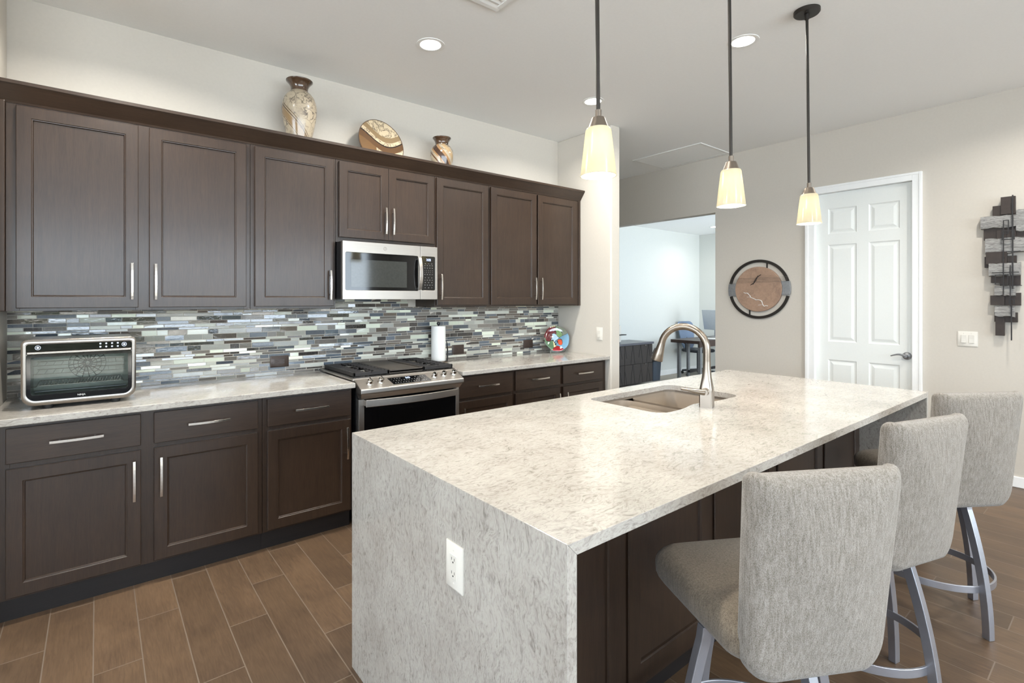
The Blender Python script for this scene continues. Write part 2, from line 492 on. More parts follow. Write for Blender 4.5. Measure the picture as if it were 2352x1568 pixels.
def root_of(o):
    while o.parent: o = o.parent
    return o
def obj(name, b, mat, parent=None, bevel=0, smooth=False, local=False, seg=2, label=None):
    me = bpy.data.meshes.new(name)
    bmesh.ops.recalc_face_normals(b.bm, faces=b.bm.faces)
    b.bm.to_mesh(me); b.bm.free()
    if parent and not local: me.transform(root_of(parent).matrix_basis.inverted())
    me.materials.append(MATS[mat])
    o = bpy.data.objects.new(name, me); COL.objects.link(o)
    if parent: o.parent = parent
    if smooth:
        me.shade_smooth()
        me.set_sharp_from_angle(angle=math.radians(35 if smooth is True else smooth))
    if bevel:
        m = o.modifiers.new('bevel', 'BEVEL'); m.width = bevel; m.segments = seg; m.limit_method = 'ANGLE'; m.angle_limit = math.radians(40)
    if label: o['label'] = label
    return o
def tag(o, label, cat, group=None, kind=None):
    o['label'] = label; o['category'] = cat
    if group: o['group'] = group
    if kind: o['kind'] = kind
    return o
def thing(name, label, cat, loc, rz=0, group=None):
    o = bpy.data.objects.new(name, None); COL.objects.link(o)
    o.empty_display_size = .05; o.location = loc; o.rotation_euler = (0, 0, rz)
    o.matrix_basis = Matrix.Translation(Vector(loc)) @ Matrix.Rotation(rz, 4, 'Z')
    return tag(o, label, cat, group)
def struct(name, b, mat, bevel=0, parent=None, seg=2):
    o = obj(name, b, mat, parent, bevel, seg=seg)
    if not parent: o['kind'] = 'structure'
    return o
def dup(root, loc, rz, label, group=None):
    r = root.copy(); COL.objects.link(r); r.location = loc; r.rotation_euler = (0, 0, rz); r['label'] = label
    if group: r['group'] = group
    for ch in list(root.children):
        c = ch.copy(); COL.objects.link(c); c.parent = r
        for g in ch.children:
            d = g.copy(); COL.objects.link(d); d.parent = c
    return r
def rrect(hx, hy, r, n=6, cx=0, cy=0, rb=None):
    # rounded rectangle outline; r top corners, rb bottom corners
    rb = r if rb is None else rb
    out = []
    for sx, sy, q, a0 in ((1, 1, r, 0), (-1, 1, r, 90), (-1, -1, rb, 180), (1, -1, rb, 270)):
        for i in range(n + 1):
            t = math.radians(a0 + 90 * i / n)
            out.append((cx + sx * (hx - q) + q * math.cos(t), cy + sy * (hy - q) + q * math.sin(t)))
    return out
def facing(o, n, up=(0, 0, 1)):
    # matrix whose local x runs right, y up, z out along n (for text on a face)
    z = Vector(n).normalized(); y = Vector(up); y = (y - z * y.dot(z)).normalized(); x = y.cross(z)
    m = Matrix((x, y, z)).transposed().to_4x4(); m.translation = Vector(o)
    return m

# ------------------------------------------------------------------ the setting
XA, YA, YB = -4.6, -4.6, 5.6
struct('floor', B().box(XA, XR + .13, YA, YB, -.05, 0), 'wood_look_tile')
struct('ceiling', B().box(XA - .12, XR + .13, YA - .12, YB + .12, ZC, ZC + .12), 'ceiling_paint')
struct('wall_back', B().box(XA - .12, XT, YW, YW + .12, 0, ZC), 'wall_paint')
struct('wall_left', B().box(XL - .13, XL, 2.93, YW, 0, ZC), 'wall_paint', .012)
struct('wall_return', B().box(XT, XT2, 2.985, YB, 0, ZC), 'wall_paint', .014, seg=4)
struct('wall_hall', B().box(XT2, XR, YB, YB + .12, 0, ZC), 'wall_paint')
b = B()
b.box(XR, XR + .12, YA, 1.215, 0, ZC); b.box(XR, XR + .12, 1.215, 1.97, 2.462, ZC); b.box(XR, XR + .12, 1.97, 2.972, 0, ZC)
b.box(XR, XR + .12, 2.972, 4.75, 2.425, ZC); b.box(XR, XR + .12, 4.75, YB, 0, ZC)
struct('wall_right', b, 'wall_paint')
b = B(); b.box(XA, -4.3, YA - .12, YA, 0, ZC); b.box(5.1, XR, YA - .12, YA, 0, ZC); b.box(-4.3, 5.1, YA - .12, YA, 2.65, ZC)
struct('wall_front', b, 'wall_paint')
b = B(); b.box(XA - .12, XA, YA, -4.2, 0, ZC); b.box(XA - .12, XA, 2.4, YW, 0, ZC); b.box(XA - .12, XA, -4.2, 2.4, 2.65, ZC); b.box(XA - .12, XA, -4.2, 2.4, 0, .2)
struct('wall_far', b, 'wall_paint')
def window(name, fix, axis, a0, a1, z0, z1, n):
    def bx(b, p, q, lo, hi, t0, t1):
        if axis == 'x': b.box(p, q, fix + t0, fix + t1, lo, hi)
        else: b.box(fix + t0, fix + t1, p, q, lo, hi)
    b = B(); w = .055
    bx(b, a0, a1, z0, z0 + w, -.09, -.03); bx(b, a0, a1, z1 - w, z1, -.09, -.03)
    for i in range(n + 1):
        c = a0 + (a1 - a0) * i / n
        lo = max(a0, c - w / 2); hi = min(a1, c + w / 2)
        bx(b, lo, hi, z0 + w, z1 - w, -.09, -.03)
    f = struct(name, b, 'white_trim')
    g = B(); bx(g, a0 + w, a1 - w, z0 + w, z1 - w, -.064, -.058)
    obj('pane', g, 'window_glass', f)
    return f
window('window_1', YA, 'x', -4.3, 5.1, 0, 2.65, 6)
window('window_2', XA, 'y', -4.2, 2.4, .2, 2.65, 4)
g = struct('floor_patio', B().box(-16, 14, -10.5, YA - .12, -.12, -.06), 'yard_concrete')
struct('floor_patio_side', B().box(-12, XA - .12, YA - .12, 8, -.12, -.06), 'yard_concrete')
b = B(); rnd = random.Random(2)
for i in range(60):
    x = -14 + i * .47; r_ = rnd.uniform(.5, .9); b.lathe([(r_ * math.cos(q) * .98, 0.35 + rnd.uniform(.5, .9) * math.sin(q)) for q in (-.5, -.1, .3, .7, 1.1, 1.45)], (x, -11.0 + rnd.uniform(-.3, .3), 0), 10)
tag(obj('hedge', b, 'yard_green'), 'green hedge outside at the far side of the patio', 'hedge', None, 'stuff')
# the office seen through the opening
OX0, OX1, OY0, OY1 = XR + .12, 9.80, 1.8, 5.557
struct('floor_office', B().box(XR + .13, OX1, OY0, OY1, -.05, .004), 'carpet_grey')
struct('ceiling_office', B().box(XR + .12, OX1 + .1, OY0 - .1, OY1 + .1, ZO, ZO + .1), 'ceiling_paint')
struct('wall_office_back', B().box(XR + .12, OX1 + .1, OY1, OY1 + .1, 0, ZO), 'office_paint')
struct('wall_office_right', B().box(OX1, OX1 + .1, OY0, OY1, 0, ZO), 'office_paint')
b = B(); b.box(XR + .12, 6.4, OY0 - .1, OY0, 0, ZO); b.box(9.4, OX1, OY0 - .1, OY0, 0, ZO); b.box(6.4, 9.4, OY0 - .1, OY0, 0, .6); b.box(6.4, 9.4, OY0 - .1, OY0, 2.4, ZO)
struct('wall_office_front', b, 'office_paint')
window('window_3', OY0, 'x', 6.4, 9.4, .6, 2.4, 2)
b = B(); b.box(XR + .12, OX1, OY1 - .014, OY1, 0, .095)
struct('baseboard_office', b, 'white_trim', .004)
struct('baseboard_office_right', B().box(OX1 - .014, OX1, OY0, OY1 - .014, 0, .095), 'white_trim', .004)
struct('baseboard_right', B().box(XR - .014, XR, YA, 1.152, 0, .083), 'white_trim', .005)
struct('baseboard_hall', B().box(XR - .014, XR, 2.046, 2.972, 0, .083), 'white_trim', .005)

# panelled door in the right wall
DX = XR + .03
def panel_door():
    b = B(); y0, y1, z0, z1 = 1.219, 1.966, .012, 2.458
    cols = [(1.312, 1.540), (1.631, 1.864)]; rows = [(.25, .858), (1.031, 1.962), (2.062, 2.31)]
    b.box(DX + .008, DX + .04, y0, y1, z0, z1)
    ys = [y0] + [v for c in cols for v in c] + [y1]; zs = [z0] + [v for r in rows for v in r] + [z1]
    for i in range(5):
        for j in range(7):
            if i in (1, 3) and j in (1, 3, 5):
                ya, yb, za, zb = ys[i], ys[i + 1], zs[j], zs[j + 1]
                def rect(m, x): return [(x, ya + m, za + m), (x, yb - m, za + m), (x, yb - m, zb - m), (x, ya + m, zb - m)]
                b.loft([rect(0, DX), rect(.012, DX + .007), rect(.022, DX + .007), rect(.045, DX + .001)], cap=False)
                v = [b.bm.verts.new(p) for p in rect(.045, DX + .001)]; b.bm.faces.new(v)
            else:
                b.bm.faces.new([b.bm.verts.new(p) for p in ((DX, ys[i], zs[j]), (DX, ys[i + 1], zs[j]), (DX, ys[i + 1], zs[j + 1]), (DX, ys[i], zs[j + 1]))])
    for pa, pb in (((y0, z0), (y0, z1)), ((y1, z0), (y1, z1)), ((y0, z1), (y1, z1)), ((y0, z0), (y1, z0))):
        b.bm.faces.new([b.bm.verts.new(p) for p in ((DX, *pa), (DX, *pb), (DX + .009, *pb), (DX + .009, *pa))])
    bmesh.ops.remove_doubles(b.bm, verts=b.bm.verts, dist=.0004)
    return struct('door_1', b, 'white_door')
door = panel_door()
b = B(); hy, hz = 1.262, .943
b.lathe([(.033, DX), (.033, DX - .006), (.028, DX - .012), (.014, DX - .016), (.012, DX - .045), (.0125, DX - .055)], (0, hy, hz), 28, 'x')
pts = [(DX - .048, hy + .105 * t, hz + .012 * math.sin(t * PI * 1.15)) for t in [i / 12 for i in range(13)]]
b.tube(pts, [.0105 - .006 * (i / 12) for i in range(13)], 10)
obj('door_handle', b, 'slate_metal', door, smooth=True, label='brushed nickel lever handle')
b = B()
b.box(XR - .018, XR + .002, 1.966, 2.046, 0, 2.528); b.box(XR - .018, XR + .002, 1.152, 1.219, 0, 2.528); b.box(XR - .018, XR + .002, 1.219, 1.966, 2.46, 2.528)
b.box(XR - .024, XR - .016, 2.02, 2.046, 0, 2.528); b.box(XR - .024, XR - .016, 1.152, 1.172, 0, 2.528); b.box(XR - .024, XR - .016, 1.172, 2.02, 2.508, 2.528)
b.box(XR, XR + .12, 1.966, 1.972, 0, 2.462); b.box(XR, XR + .12, 1.213, 1.219, 0, 2.462); b.box(XR, XR + .12, 1.219, 1.966, 2.46, 2.464)
struct('trim_1', b, 'white_trim', .004)

# ------------------------------------------------------------------ cabinets
def shaker(b, x0, x1, z0, z1, yb, t=.02, fw=.056, flip=1):
    """shaker door: back at yb, front towards -y (flip=1)"""
    yf = yb - t * flip; yp = yf + .010 * flip
    def rect(m, y): return [(x0 + m, y, z0 + m), (x1 - m, y, z0 + m), (x1 - m, y, z1 - m), (x0 + m, y, z1 - m)]
    e = .0025
    b.loft([rect(0, yb), rect(0, yf + e * flip), rect(e, yf), rect(fw, yf), rect(fw + .003, yf + .003 * flip), rect(fw + .006, yf + .0035 * flip), rect(fw + .009, yp), rect(fw + .02, yp)])
def bar_handle(parent, cx, cz, yf, L=.197, vertical=True):
    b = B(); n = 10; pts = []
    for i in range(n + 1):
        t = -1 + 2 * i / n
        y = yf - .026 - .007 * (1 - t * t)
        pts.append((cx, y, cz + t * L / 2) if vertical else (cx + t * L / 2, y, cz))
    b.tube(pts, .005, square=(.006, .012) if True else None, up=(0, 1, 0))
    for t in (-.65, .65):
        c = (cx, cz + t * L / 2) if vertical else (cx + t * L / 2, cz)
        b.lathe([(.0042, yf), (.0042, yf - .028)], (c[0], 0, c[1]), 10, 'y')
    return obj('handle', b, 'handle_nickel', parent, .001)
def cabinet(name, label, x0, x1, doors, drawers, upper, group, toe=None, zt=None, zb=None):
    yf = YU if upper else YC + .055
    z0, z1 = (zb or 1.376, 2.40) if upper else (.105, .878)
    t = thing(name, label, 'cabinet', ((x0 + x1) / 2, YW - .01, z0 if upper else 0), 0, group)
    yb = YW - .003
    obj('carcass', B().box(x0, x1, yf + .019, yb, z0, z1), 'cabinet_wood_vertical', t)
    b = B(); xs = sorted([v for d in doors for v in d[:2]])
    # face frame: stiles and rails around the door openings
    edges = [x0] + [v for d in sorted(doors) for v in (d[0] + .012, d[1] - .012)] + [x1]
    merged = []
    for i in range(0, len(edges), 2):
        if edges[i + 1] - edges[i] > .002: b.box(edges[i], edges[i + 1], yf, yf + .019, z0, z1)
    for d in doors:
        b.box(d[0] + .012, d[1] - .012, yf, yf + .019, z1 - .03, z1); b.box(d[0] + .012, d[1] - .012, yf, yf + .019, z0, d[2] + .012)
        if drawers: b.box(d[0] + .012, d[1] - .012, yf, yf + .019, d[3] - .012, drawers[0][2] + .012)
    obj('face_frame', b, 'cabinet_wood_vertical', t, .0008)
    for (a, c, lo, hi, hs) in doors:
        b = B(); shaker(b, a, c, lo, hi, yf)
        d = obj('door', b, 'cabinet_wood_vertical', t)
        hx = c - .029 if hs > 0 else a + .029
        cz = (lo + .042 + .099) if upper else (hi - .045 - .099)
        if upper and hi - lo < .6: cz = lo + .042 + .095
        bar_handle(d, hx, cz, yf - .02, .197 if not (upper and hi - lo < .6) else .19)
    for (a, c, lo, hi) in drawers:
        b = B(); b.box(a, c, yf - .02, yf, lo, hi)
        d = obj('drawer', b, 'cabinet_wood_horizontal', t, .003)
        bar_handle(d, (a + c) / 2, (lo + hi) / 2, yf - .02, .197, False)
    if toe:
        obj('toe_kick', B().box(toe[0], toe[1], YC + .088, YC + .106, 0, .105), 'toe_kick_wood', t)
    return t
UP = 'wall cabinets above the backsplash'; BA = 'base cabinets along the back wall'
zl, zh = 1.391, 2.382
cabinet('wall_cabinet', 'dark brown double-door wall cabinet above the toaster oven', -.353, .748, [(-.3155, .178, zl, zh, 1), (.2275, .7235, zl, zh, -1)], [], True, UP)
cabinet('wall_cabinet', 'dark brown single-door wall cabinet just left of the microwave', .750, 1.2885, [(.773, 1.272, zl, zh, 1)], [], True, UP)
cabinet('wall_cabinet', 'short dark brown two-door wall cabinet directly over the microwave', 1.2905, 2.0815, [(1.3115, 1.6795, 1.862, zh, 1), (1.6815, 2.069, 1.862, zh, -1)], [], True, UP, zb=1.828)
cabinet('wall_cabinet', 'dark brown single-door wall cabinet just right of the microwave', 2.0835, 2.612, [(2.093, 2.598, zl, zh, -1)], [], True, UP)
cabinet('wall_cabinet', 'dark brown double-door wall cabinet at the wall end, above the glass plate', 2.614, 3.720, [(2.6305, 3.150, zl, zh, 1), (3.168, 3.680, zl, zh, -1)], [], True, UP)
tag(obj('cabinet_filler', B().box(-.378, -.3545, YU - .016, YU + .05, 1.376, 2.398), 'cabinet_wood_vertical', None, .004), 'narrow dark filler strip between left wall and wall cabinet', 'filler strip')
tag(obj('cabinet_filler', B().box(3.722, 3.7495, YU - .006, YU + .05, 1.376, 2.398), 'cabinet_wood_vertical', None, .003), 'narrow dark filler strip at right end of wall cabinets', 'filler strip')
dl, dh, bl, bh = .709, .865, .118, .686
cabinet('base_cabinet', 'dark double-door base cabinet with two drawers under the toaster oven', -.377, .7435, [(-.320, .1723, bl, bh, 1), (.2268, .718, bl, bh, -1)], [(-.320, .1723, dl, dh), (.2268, .718, dl, dh)], False, BA, (-.377, .7445))
cabinet('base_cabinet', 'dark base cabinet with one drawer just left of the range', .7455, 1.276, [(.769, 1.263, bl, bh, 1)], [(.769, 1.263, dl, dh)], False, BA, (.7455, 1.276))
cabinet('base_cabinet', 'dark base cabinet with one drawer just right of the range', 2.082, 2.618, [(2.0905, 2.603, bl, bh, -1)], [(2.0905, 2.603, dl, dh)], False, BA, (2.082, 2.618))
cabinet('base_cabinet', 'dark two-drawer base cabinet beside the return wall, below the glass plate', 2.620, 3.7495, [(2.635, 3.136, bl, bh, 1), (3.173, 3.694, bl, bh, -1)], [(2.635, 3.136, dl, dh), (3.173, 3.694, dl, dh)], False, BA, (2.620, 3.7495))

# crown along the top of the wall cabinets
b = B(); prof = [(YU + .012, 2.392), (YU - .003, 2.392), (YU - .008, 2.402), (YU - .055, 2.468), (YU - .060, 2.472), (YU - .060, 2.488), (YU - .048, 2.488), (YU + .012, 2.412)]
b.prism([(y, z) for y, z in prof], 'x', -.379, 3.7505)
tag(obj('crown_molding', b, 'cabinet_wood_horizontal'), 'long dark wood crown moulding along top of wall cabinets', 'crown moulding')

# countertops and backsplash
def counter(x0, x1, label):
    b = B(); b.box(x0, x1, YC, YW - .002, .882, ZT)
    return tag(obj('countertop', b, 'quartz_long_grain', None, .004), label, 'countertop', 'countertops along the back wall')
counter(-.3785, 1.281, 'pale speckled quartz countertop left of the range, under toaster oven')
counter(2.097, 3.7495, 'pale speckled quartz countertop right of the range')
def mosaic():
    rnd = random.Random(3)
    bm = bmesh.new(); cl = bm.loops.layers.color.new('tile_color'); rl = bm.verts.layers.float.new('tile_rough')
    pal = [((232, 233, 227), 16), ((205, 205, 200), 18), ((177, 173, 167), 18), ((156, 147, 137), 13), ((104, 94, 85), 13), ((134, 143, 151), 15), ((151, 161, 170), 9), ((241, 244, 234), 8)]
    bag = [c for c, n in pal for _ in range(n)]
    yf, yb = YW - .010, YW - .003
    def tile(x0, x1, z0, z1, c, rough):
        j = [rnd.uniform(-.0010, .0010) for _ in range(4)]
        e = .0012
        fr = [(x0 + e, yf + j[0], z0 + e), (x1 - e, yf + j[1], z0 + e), (x1 - e, yf + j[2], z1 - e), (x0 + e, yf + j[0] + j[2] - j[1], z1 - e)]
        md = [(x0, yf + .0018, z0), (x1, yf + .0018, z0), (x1, yf + .0018, z1), (x0, yf + .0018, z1)]
        bk = [(p[0], yb, p[2]) for p in md]
        R = [[bm.verts.new(p) for p in q] for q in (bk, md, fr)]
        fs = [bm.faces.new(R[2])]
        for a, b in zip(R, R[1:]):
            for i in range(4): fs.append(bm.faces.new((a[i], a[(i + 1) % 4], b[(i + 1) % 4], b[i])))
        for r in R:
            for v in r: v[rl] = rough
        col = lin(c)
        for f in fs:
            for l in f.loops: l[cl] = col
    z = ZT + .0015
    while z < 1.435:
        h = rnd.choice((.0150, .0205, .0205, .027, .0335))
        if z < 1.374 and z + h > 1.3735: h = 1.3765 - z
        if z + h > 1.438: h = 1.438 - z
        if h < .004: z += .004; continue
        x = XL + .002 - rnd.uniform(0, .06)
        while x < XT - .002:
            L = rnd.choice((.055, .075, .10, .115, .14, .165))
            if h < .014: L *= .8
            a, c = max(x, XL + .001), min(x + L, XT - .001)
            if c - a > .006:
                q = rnd.choice(bag); f = rnd.uniform(.93, 1.06)
                q = tuple(min(255, v * f) for v in q)
                rough = rnd.choice((0, 0, 0, .15, .7, 1))
                z1 = z + h
                zz0 = z
                if z < 1.373 or (a > 1.2915 and c < 2.0825): tile(a, c, zz0, z1 - .0022, q, rough)
            x += L + .0022
        z += h
    me = bpy.data.meshes.new('tiles'); bmesh.ops.recalc_face_normals(bm, faces=bm.faces); bm.to_mesh(me); bm.free()
    me.materials.append(MATS['mosaic_glass'])
    t = thing('backsplash', 'glass mosaic strip tile backsplash behind the countertop in greys', 'backsplash', (1.68, YW, ZT))
    me.transform(t.matrix_basis.inverted())
    o = bpy.data.objects.new('tiles', me); COL.objects.link(o); o.parent = t
    obj('grout', B().box(XL + .0005, XT - .0005, YW - .0085, YW - .0005, ZT + .0005, 1.3755).box(1.2915, 2.0825, YW - .0085, YW - .0005, 1.3755, 1.44), 'grout_grey', t)
mosaic()

# ------------------------------------------------------------------ outlets and switches
def plate_unit(name, label, cat, o, n, w, h, mat, kind, group, gangs=1):
    """wall plate centred at o facing n; kind: 'outlet' or 'rocker'; w across, h up"""
    t = thing(name, label, cat, o, 0, group)
    M = facing((0, 0, 0), n)
    def tr(b): b.bm.transform(M); return b
    b = B(); e = .004
    b.loft([[(x, y, 0) for x, y in rrect(w / 2, h / 2, .003, 2)], [(x, y, .0035) for x, y in rrect(w / 2, h / 2, .003, 2)], [(x, y, .006) for x, y in rrect(w / 2 - e, h / 2 - e, .003, 2)]])
    obj('cover_plate', tr(b), mat, t, local=True, smooth=30)
    horizontal = w > h and gangs == 1
    for g in range(gangs):
        cx = (g - (gangs - 1) / 2) * .046
        pw, ph = (.067, .034) if horizontal else (.034, .067)
        b = B(); b.box(cx - pw / 2, cx + pw / 2, -ph / 2, ph / 2, .005, .0078 if kind == 'outlet' else .0085)
        if kind == 'rocker':
            b2 = B(); b2.prism([(-.031, .0085), (.031, .0085), (.031, .0095), (0, .0098), (-.031, .0125)], 'x', cx - .0145, cx + .0145)
            f = obj('switch_frame', tr(b), mat, t, .001, local=True)
            obj('rocker', tr(b2), mat, t, .0008, local=True)
        else:
            f = obj('receptacle', tr(b), mat, t, .001, local=True)
            for s in (-1, 1):
                for d in (-.0065, .0065):
                    q = (s * .019 - .001, d) if horizontal else (d, s * .019 + .003)
                    ww, hh = (.008, .0016) if horizontal else (.0016, .008)
                    obj('slot', tr(B().box(cx + q[0] - ww / 2, cx + q[0] + ww / 2, q[1] - hh / 2, q[1] + hh / 2, .0072, .0081)), 'gap_black', f, local=True)
                q = (s * .019 + .008, 0) if horizontal else (0, s * .019 - .006)
                obj('ground_hole', tr(B().lathe([(.0026, .0072), (.0026, .0081)], (cx + q[0], q[1], 0), 10, 'z')), 'gap_black', f, local=True)
    for s in (-1, 1):
        for g in range(gangs):
            cx = (g - (gangs - 1) / 2) * .046
            q = (s * .046, 0) if horizontal else (cx, s * .046)
            obj('screw', tr(B().lathe([(.003, .0052), (.003, .0066), (.0015, .0070)], (q[0], q[1], 0), 10, 'z')), mat, t, local=True, smooth=True)
    return t
GO = 'dark outlets in the backsplash'
yo = YW - .0112
plate_unit('outlet', 'dark bronze outlet in backsplash left of the range', 'outlet', (1.0035, yo, 1.0055), (0, -1, 0), .124, .079, 'bronze_plastic', 'outlet', GO)
plate_unit('outlet', 'dark bronze outlet in backsplash just right of the paper towels', 'outlet', (2.5035, yo, 1.000), (0, -1, 0), .124, .079, 'bronze_plastic', 'outlet', GO)
plate_unit('outlet', 'dark bronze outlet in backsplash nearest the colourful glass plate', 'outlet', (3.3275, yo, 1.004), (0, -1, 0), .124, .079, 'bronze_plastic', 'outlet', GO)
plate_unit('outlet', 'white outlet on the stone end panel of the island', 'outlet', (X0, 1.164, .693), (-1, 0, 0), .082, .128, 'white_plastic', 'outlet', None)
plate_unit('light_switch', 'white single rocker switch on short wall beside the countertop', 'light switch', (XT, 3.12, 1.1125), (-1, 0, 0), .074, .122, 'white_plastic', 'rocker', None)
plate_unit('light_switch', 'white double rocker switch between the door and the wall sculpture', 'light switch', (XR, .8705, 1.116), (-1, 0, 0), .122, .122, 'white_plastic', 'rocker', None, 2)

# ------------------------------------------------------------------ microwave
mx0, mx1, my, mz0, mz1 = 1.292, 2.031, 3.236, 1.435, 1.826
t = thing('microwave', 'stainless steel over-the-range microwave with black glass door', 'microwave', ((mx0 + mx1) / 2, YW - .02, mz0))
obj('body', B().box(mx0 + .002, mx1 - .002, my + .028, YW - .012, mz0 + .004, mz1), 'black_plastic', t, .003)
xs = 1.885
def framed(b, x0, x1, z0, z1, wx0, wx1, wz0, wz1, y, yb, r=.012):
    o = [(x0, z0), (x1, z0), (x1, z1), (x0, z1)]
    inn = rrect((wx1 - wx0) / 2, (wz1 - wz0) / 2, r, 5, (wx0 + wx1) / 2, (wz0 + wz1) / 2)
    n = len(inn); k = n // 4
    # outer ring subdivided to match the rounded opening
    out = []
    for (cx, cz), i0 in (((x1, z1), 0), ((x0, z1), 1), ((x0, z0), 2), ((x1, z0), 3)):
        out += [(cx, cz)] * k
    R = [[(p[0], yb, p[1]) for p in out], [(p[0], y, p[1]) for p in out], [(p[0], y, p[1]) for p in inn], [(p[0], y + .006, p[1]) for p in inn], [(p[0], yb, p[1]) for p in inn]]
    b.loft(R, cap=False); bmesh.ops.remove_doubles(b.bm, verts=b.bm.verts, dist=.00005)
    bmesh.ops.dissolve_degenerate(b.bm, dist=.00004, edges=b.bm.edges)
b = B(); framed(b, mx0, xs - .001, mz0, mz1, 1.31, 1.868, 1.497, 1.752, my, my + .027)
d = obj('door', b, 'brushed_steel', t, .0015)
obj('window', B().box(1.306, 1.872, my + .006, my + .02, 1.493, 1.756), 'black_gloss', d)
b = B(); b.box(1.352, 1.775, my + .0052, my + .0062, 1.52, 1.705)
plain('micro_screen', (52, 54, 52), .07, 0, .12, 0, 60)
obj('screen_mesh', b, 'micro_screen', d)
b = B(); pts = [(1.872, my - .012 - .022 * math.sin(PI * i / 10), 1.505 + .235 * i / 10) for i in range(11)]
b.tube(pts, .01, square=(.012, .028), up=(0, 1, 0)); b.box(1.860, 1.884, my - .018, my + .004, 1.505, 1.522); b.box(1.860, 1.884, my - .018, my + .004, 1.722, 1.739)
obj('handle', b, 'brushed_steel_upright', d, .003)
b = B(); b.ring(.0115, [(-.0008, -.0006), (.0008, -.0006), (.0008, .0006), (-.0008, .0006)], (1.60, my - .0004, 1.789), 28, 'y'); b.text('GE', .011, facing((1.60, my - .0004, 1.789), (0, -1, 0)))
obj('logo', b, 'chrome', d)
b = B(); framed(b, xs + .001, mx1, mz0, mz1, xs + .006, 2.012, 1.502, 1.753, my, my + .027)
p = obj('control_panel', b, 'brushed_steel', t, .0015)
obj('keypad_glass', B().box(xs + .003, 2.015, my + .005, my + .02, 1.499, 1.757), 'black_gloss', p)
b = B(); b.text('2:22', .022, facing((1.957, my + .0048, 1.728), (0, -1, 0), (0, 0, 1)), .0003); obj('clock_digits', b, 'display_blue', p)
b = B()
for r_, (zz, n) in enumerate([(1.700, 3), (1.686, 4), (1.668, 4), (1.650, 5), (1.636, 5), (1.620, 4), (1.596, 3), (1.578, 4), (1.560, 3), (1.542, 4), (1.522, 3)]):
    for i in range(n):
        cx = 1.957 + (i - (n - 1) / 2) * (.085 / n); w = .007 if n < 5 else .0025
        b.box(cx - w / 2, cx + w / 2, my + .0044, my + .0052, zz - .001, zz + .001)
obj('key_print', b, 'print_grey', p)
b = B()
for i in range(9): b.box(mx0 + .06 + i * .075, mx0 + .11 + i * .075, my + .05, my + .3, mz0 - .0, mz0 + .005)
obj('underside_vent', b, 'slate_metal', t)

# ------------------------------------------------------------------ range
rx0, rx1 = 1.288, 2.090
t = thing('gas_range', 'stainless steel slide-in gas range with black grates and five knobs', 'range', (1.69, 3.35, 0))
obj('body', B().box(1.296, 2.076, 3.03, YW - .012, .08, .90), 'black_plastic', t)
b = B()
b.prism([(3.06, .926), (2.952, .876), (2.948, .872), (2.948, .846), (2.955, .842), (3.03, .842), (3.10, .90), (3.10, .926)], 'x', 1.296, 2.074)
obj('control_fascia', b, 'brushed_steel', t, .004)
b = B(); b.loft([[(1.300, 2.958, .841), (2.070, 2.958, .841), (2.070, 3.03, .841), (1.300, 3.03, .841)], [(1.312, 2.985, .806), (2.058, 2.985, .806), (2.058, 3.03, .806), (1.312, 3.03, .806)]])
obj('lower_fascia', b, 'brushed_steel', t, .002)
b = B(); b.box(1.286, 2.092, 3.055, YW - .013, .9145, .930)
obj('cooktop', b, 'brushed_steel', t, .004)
obj('cooktop_well', B().box(1.305, 2.073, 3.085, YW - .03, .930, .934), 'black_gloss', t)
nrm = Vector((0, -.05, .108)).normalized()   # the sloping control panel faces up and out
def onp(x, s): return Vector((x, 3.06 - .108 * s, .926 - .050 * s))
for kx, ks in ((1.375, .58), (1.455, .52), (1.860, .55), (1.940, .50), (2.024, .48)):
    b = B(); b.lathe([(.023, .0), (.023, .004), (.0195, .007), (.0185, .026), (.017, .029), (.0, .029)][:5], (0, 0, 0), 28)
    b.box(-.0035, .0035, -.018, .018, .026, .040)
    Mx = facing(onp(kx, ks), nrm, (0, 1, 0)); b.bm.transform(Mx)
    obj('knob', b, 'chrome', t, .0012, smooth=True)
b = B()
q = [onp(1.515, .22) + nrm * .0008, onp(1.800, .22) + nrm * .0008, onp(1.815, .86) + nrm * .0008, onp(1.530, .86) + nrm * .0008]
b.loft([[p_ - nrm * .004 for p_ in q], q])
dp = obj('touch_panel', b, 'black_gloss', t)
b = B(); b.text('2:22', .020, facing(onp(1.66, .36) + nrm * .0012, nrm, (0, .9, .4)), .0003); obj('clock_digits', b, 'display_blue', dp)
b = B()
for i in range(13):
    for j in range(3):
        if 4 <= i <= 8 and j == 0: continue
        c = onp(1.542 + i * .0195 + j * .004, .34 + j * .2) + nrm * .0011
        Mx = facing(c, nrm, (0, 1, 0)); bb = B().box(-.0032, .0032, -.0009, .0009, -.0004, .0004); bb.bm.transform(Mx)
        me_ = bpy.data.meshes.new('q'); bb.bm.to_mesh(me_); b.bm.from_mesh(me_); bpy.data.meshes.remove(me_)
obj('key_print', b, 'print_grey', dp)
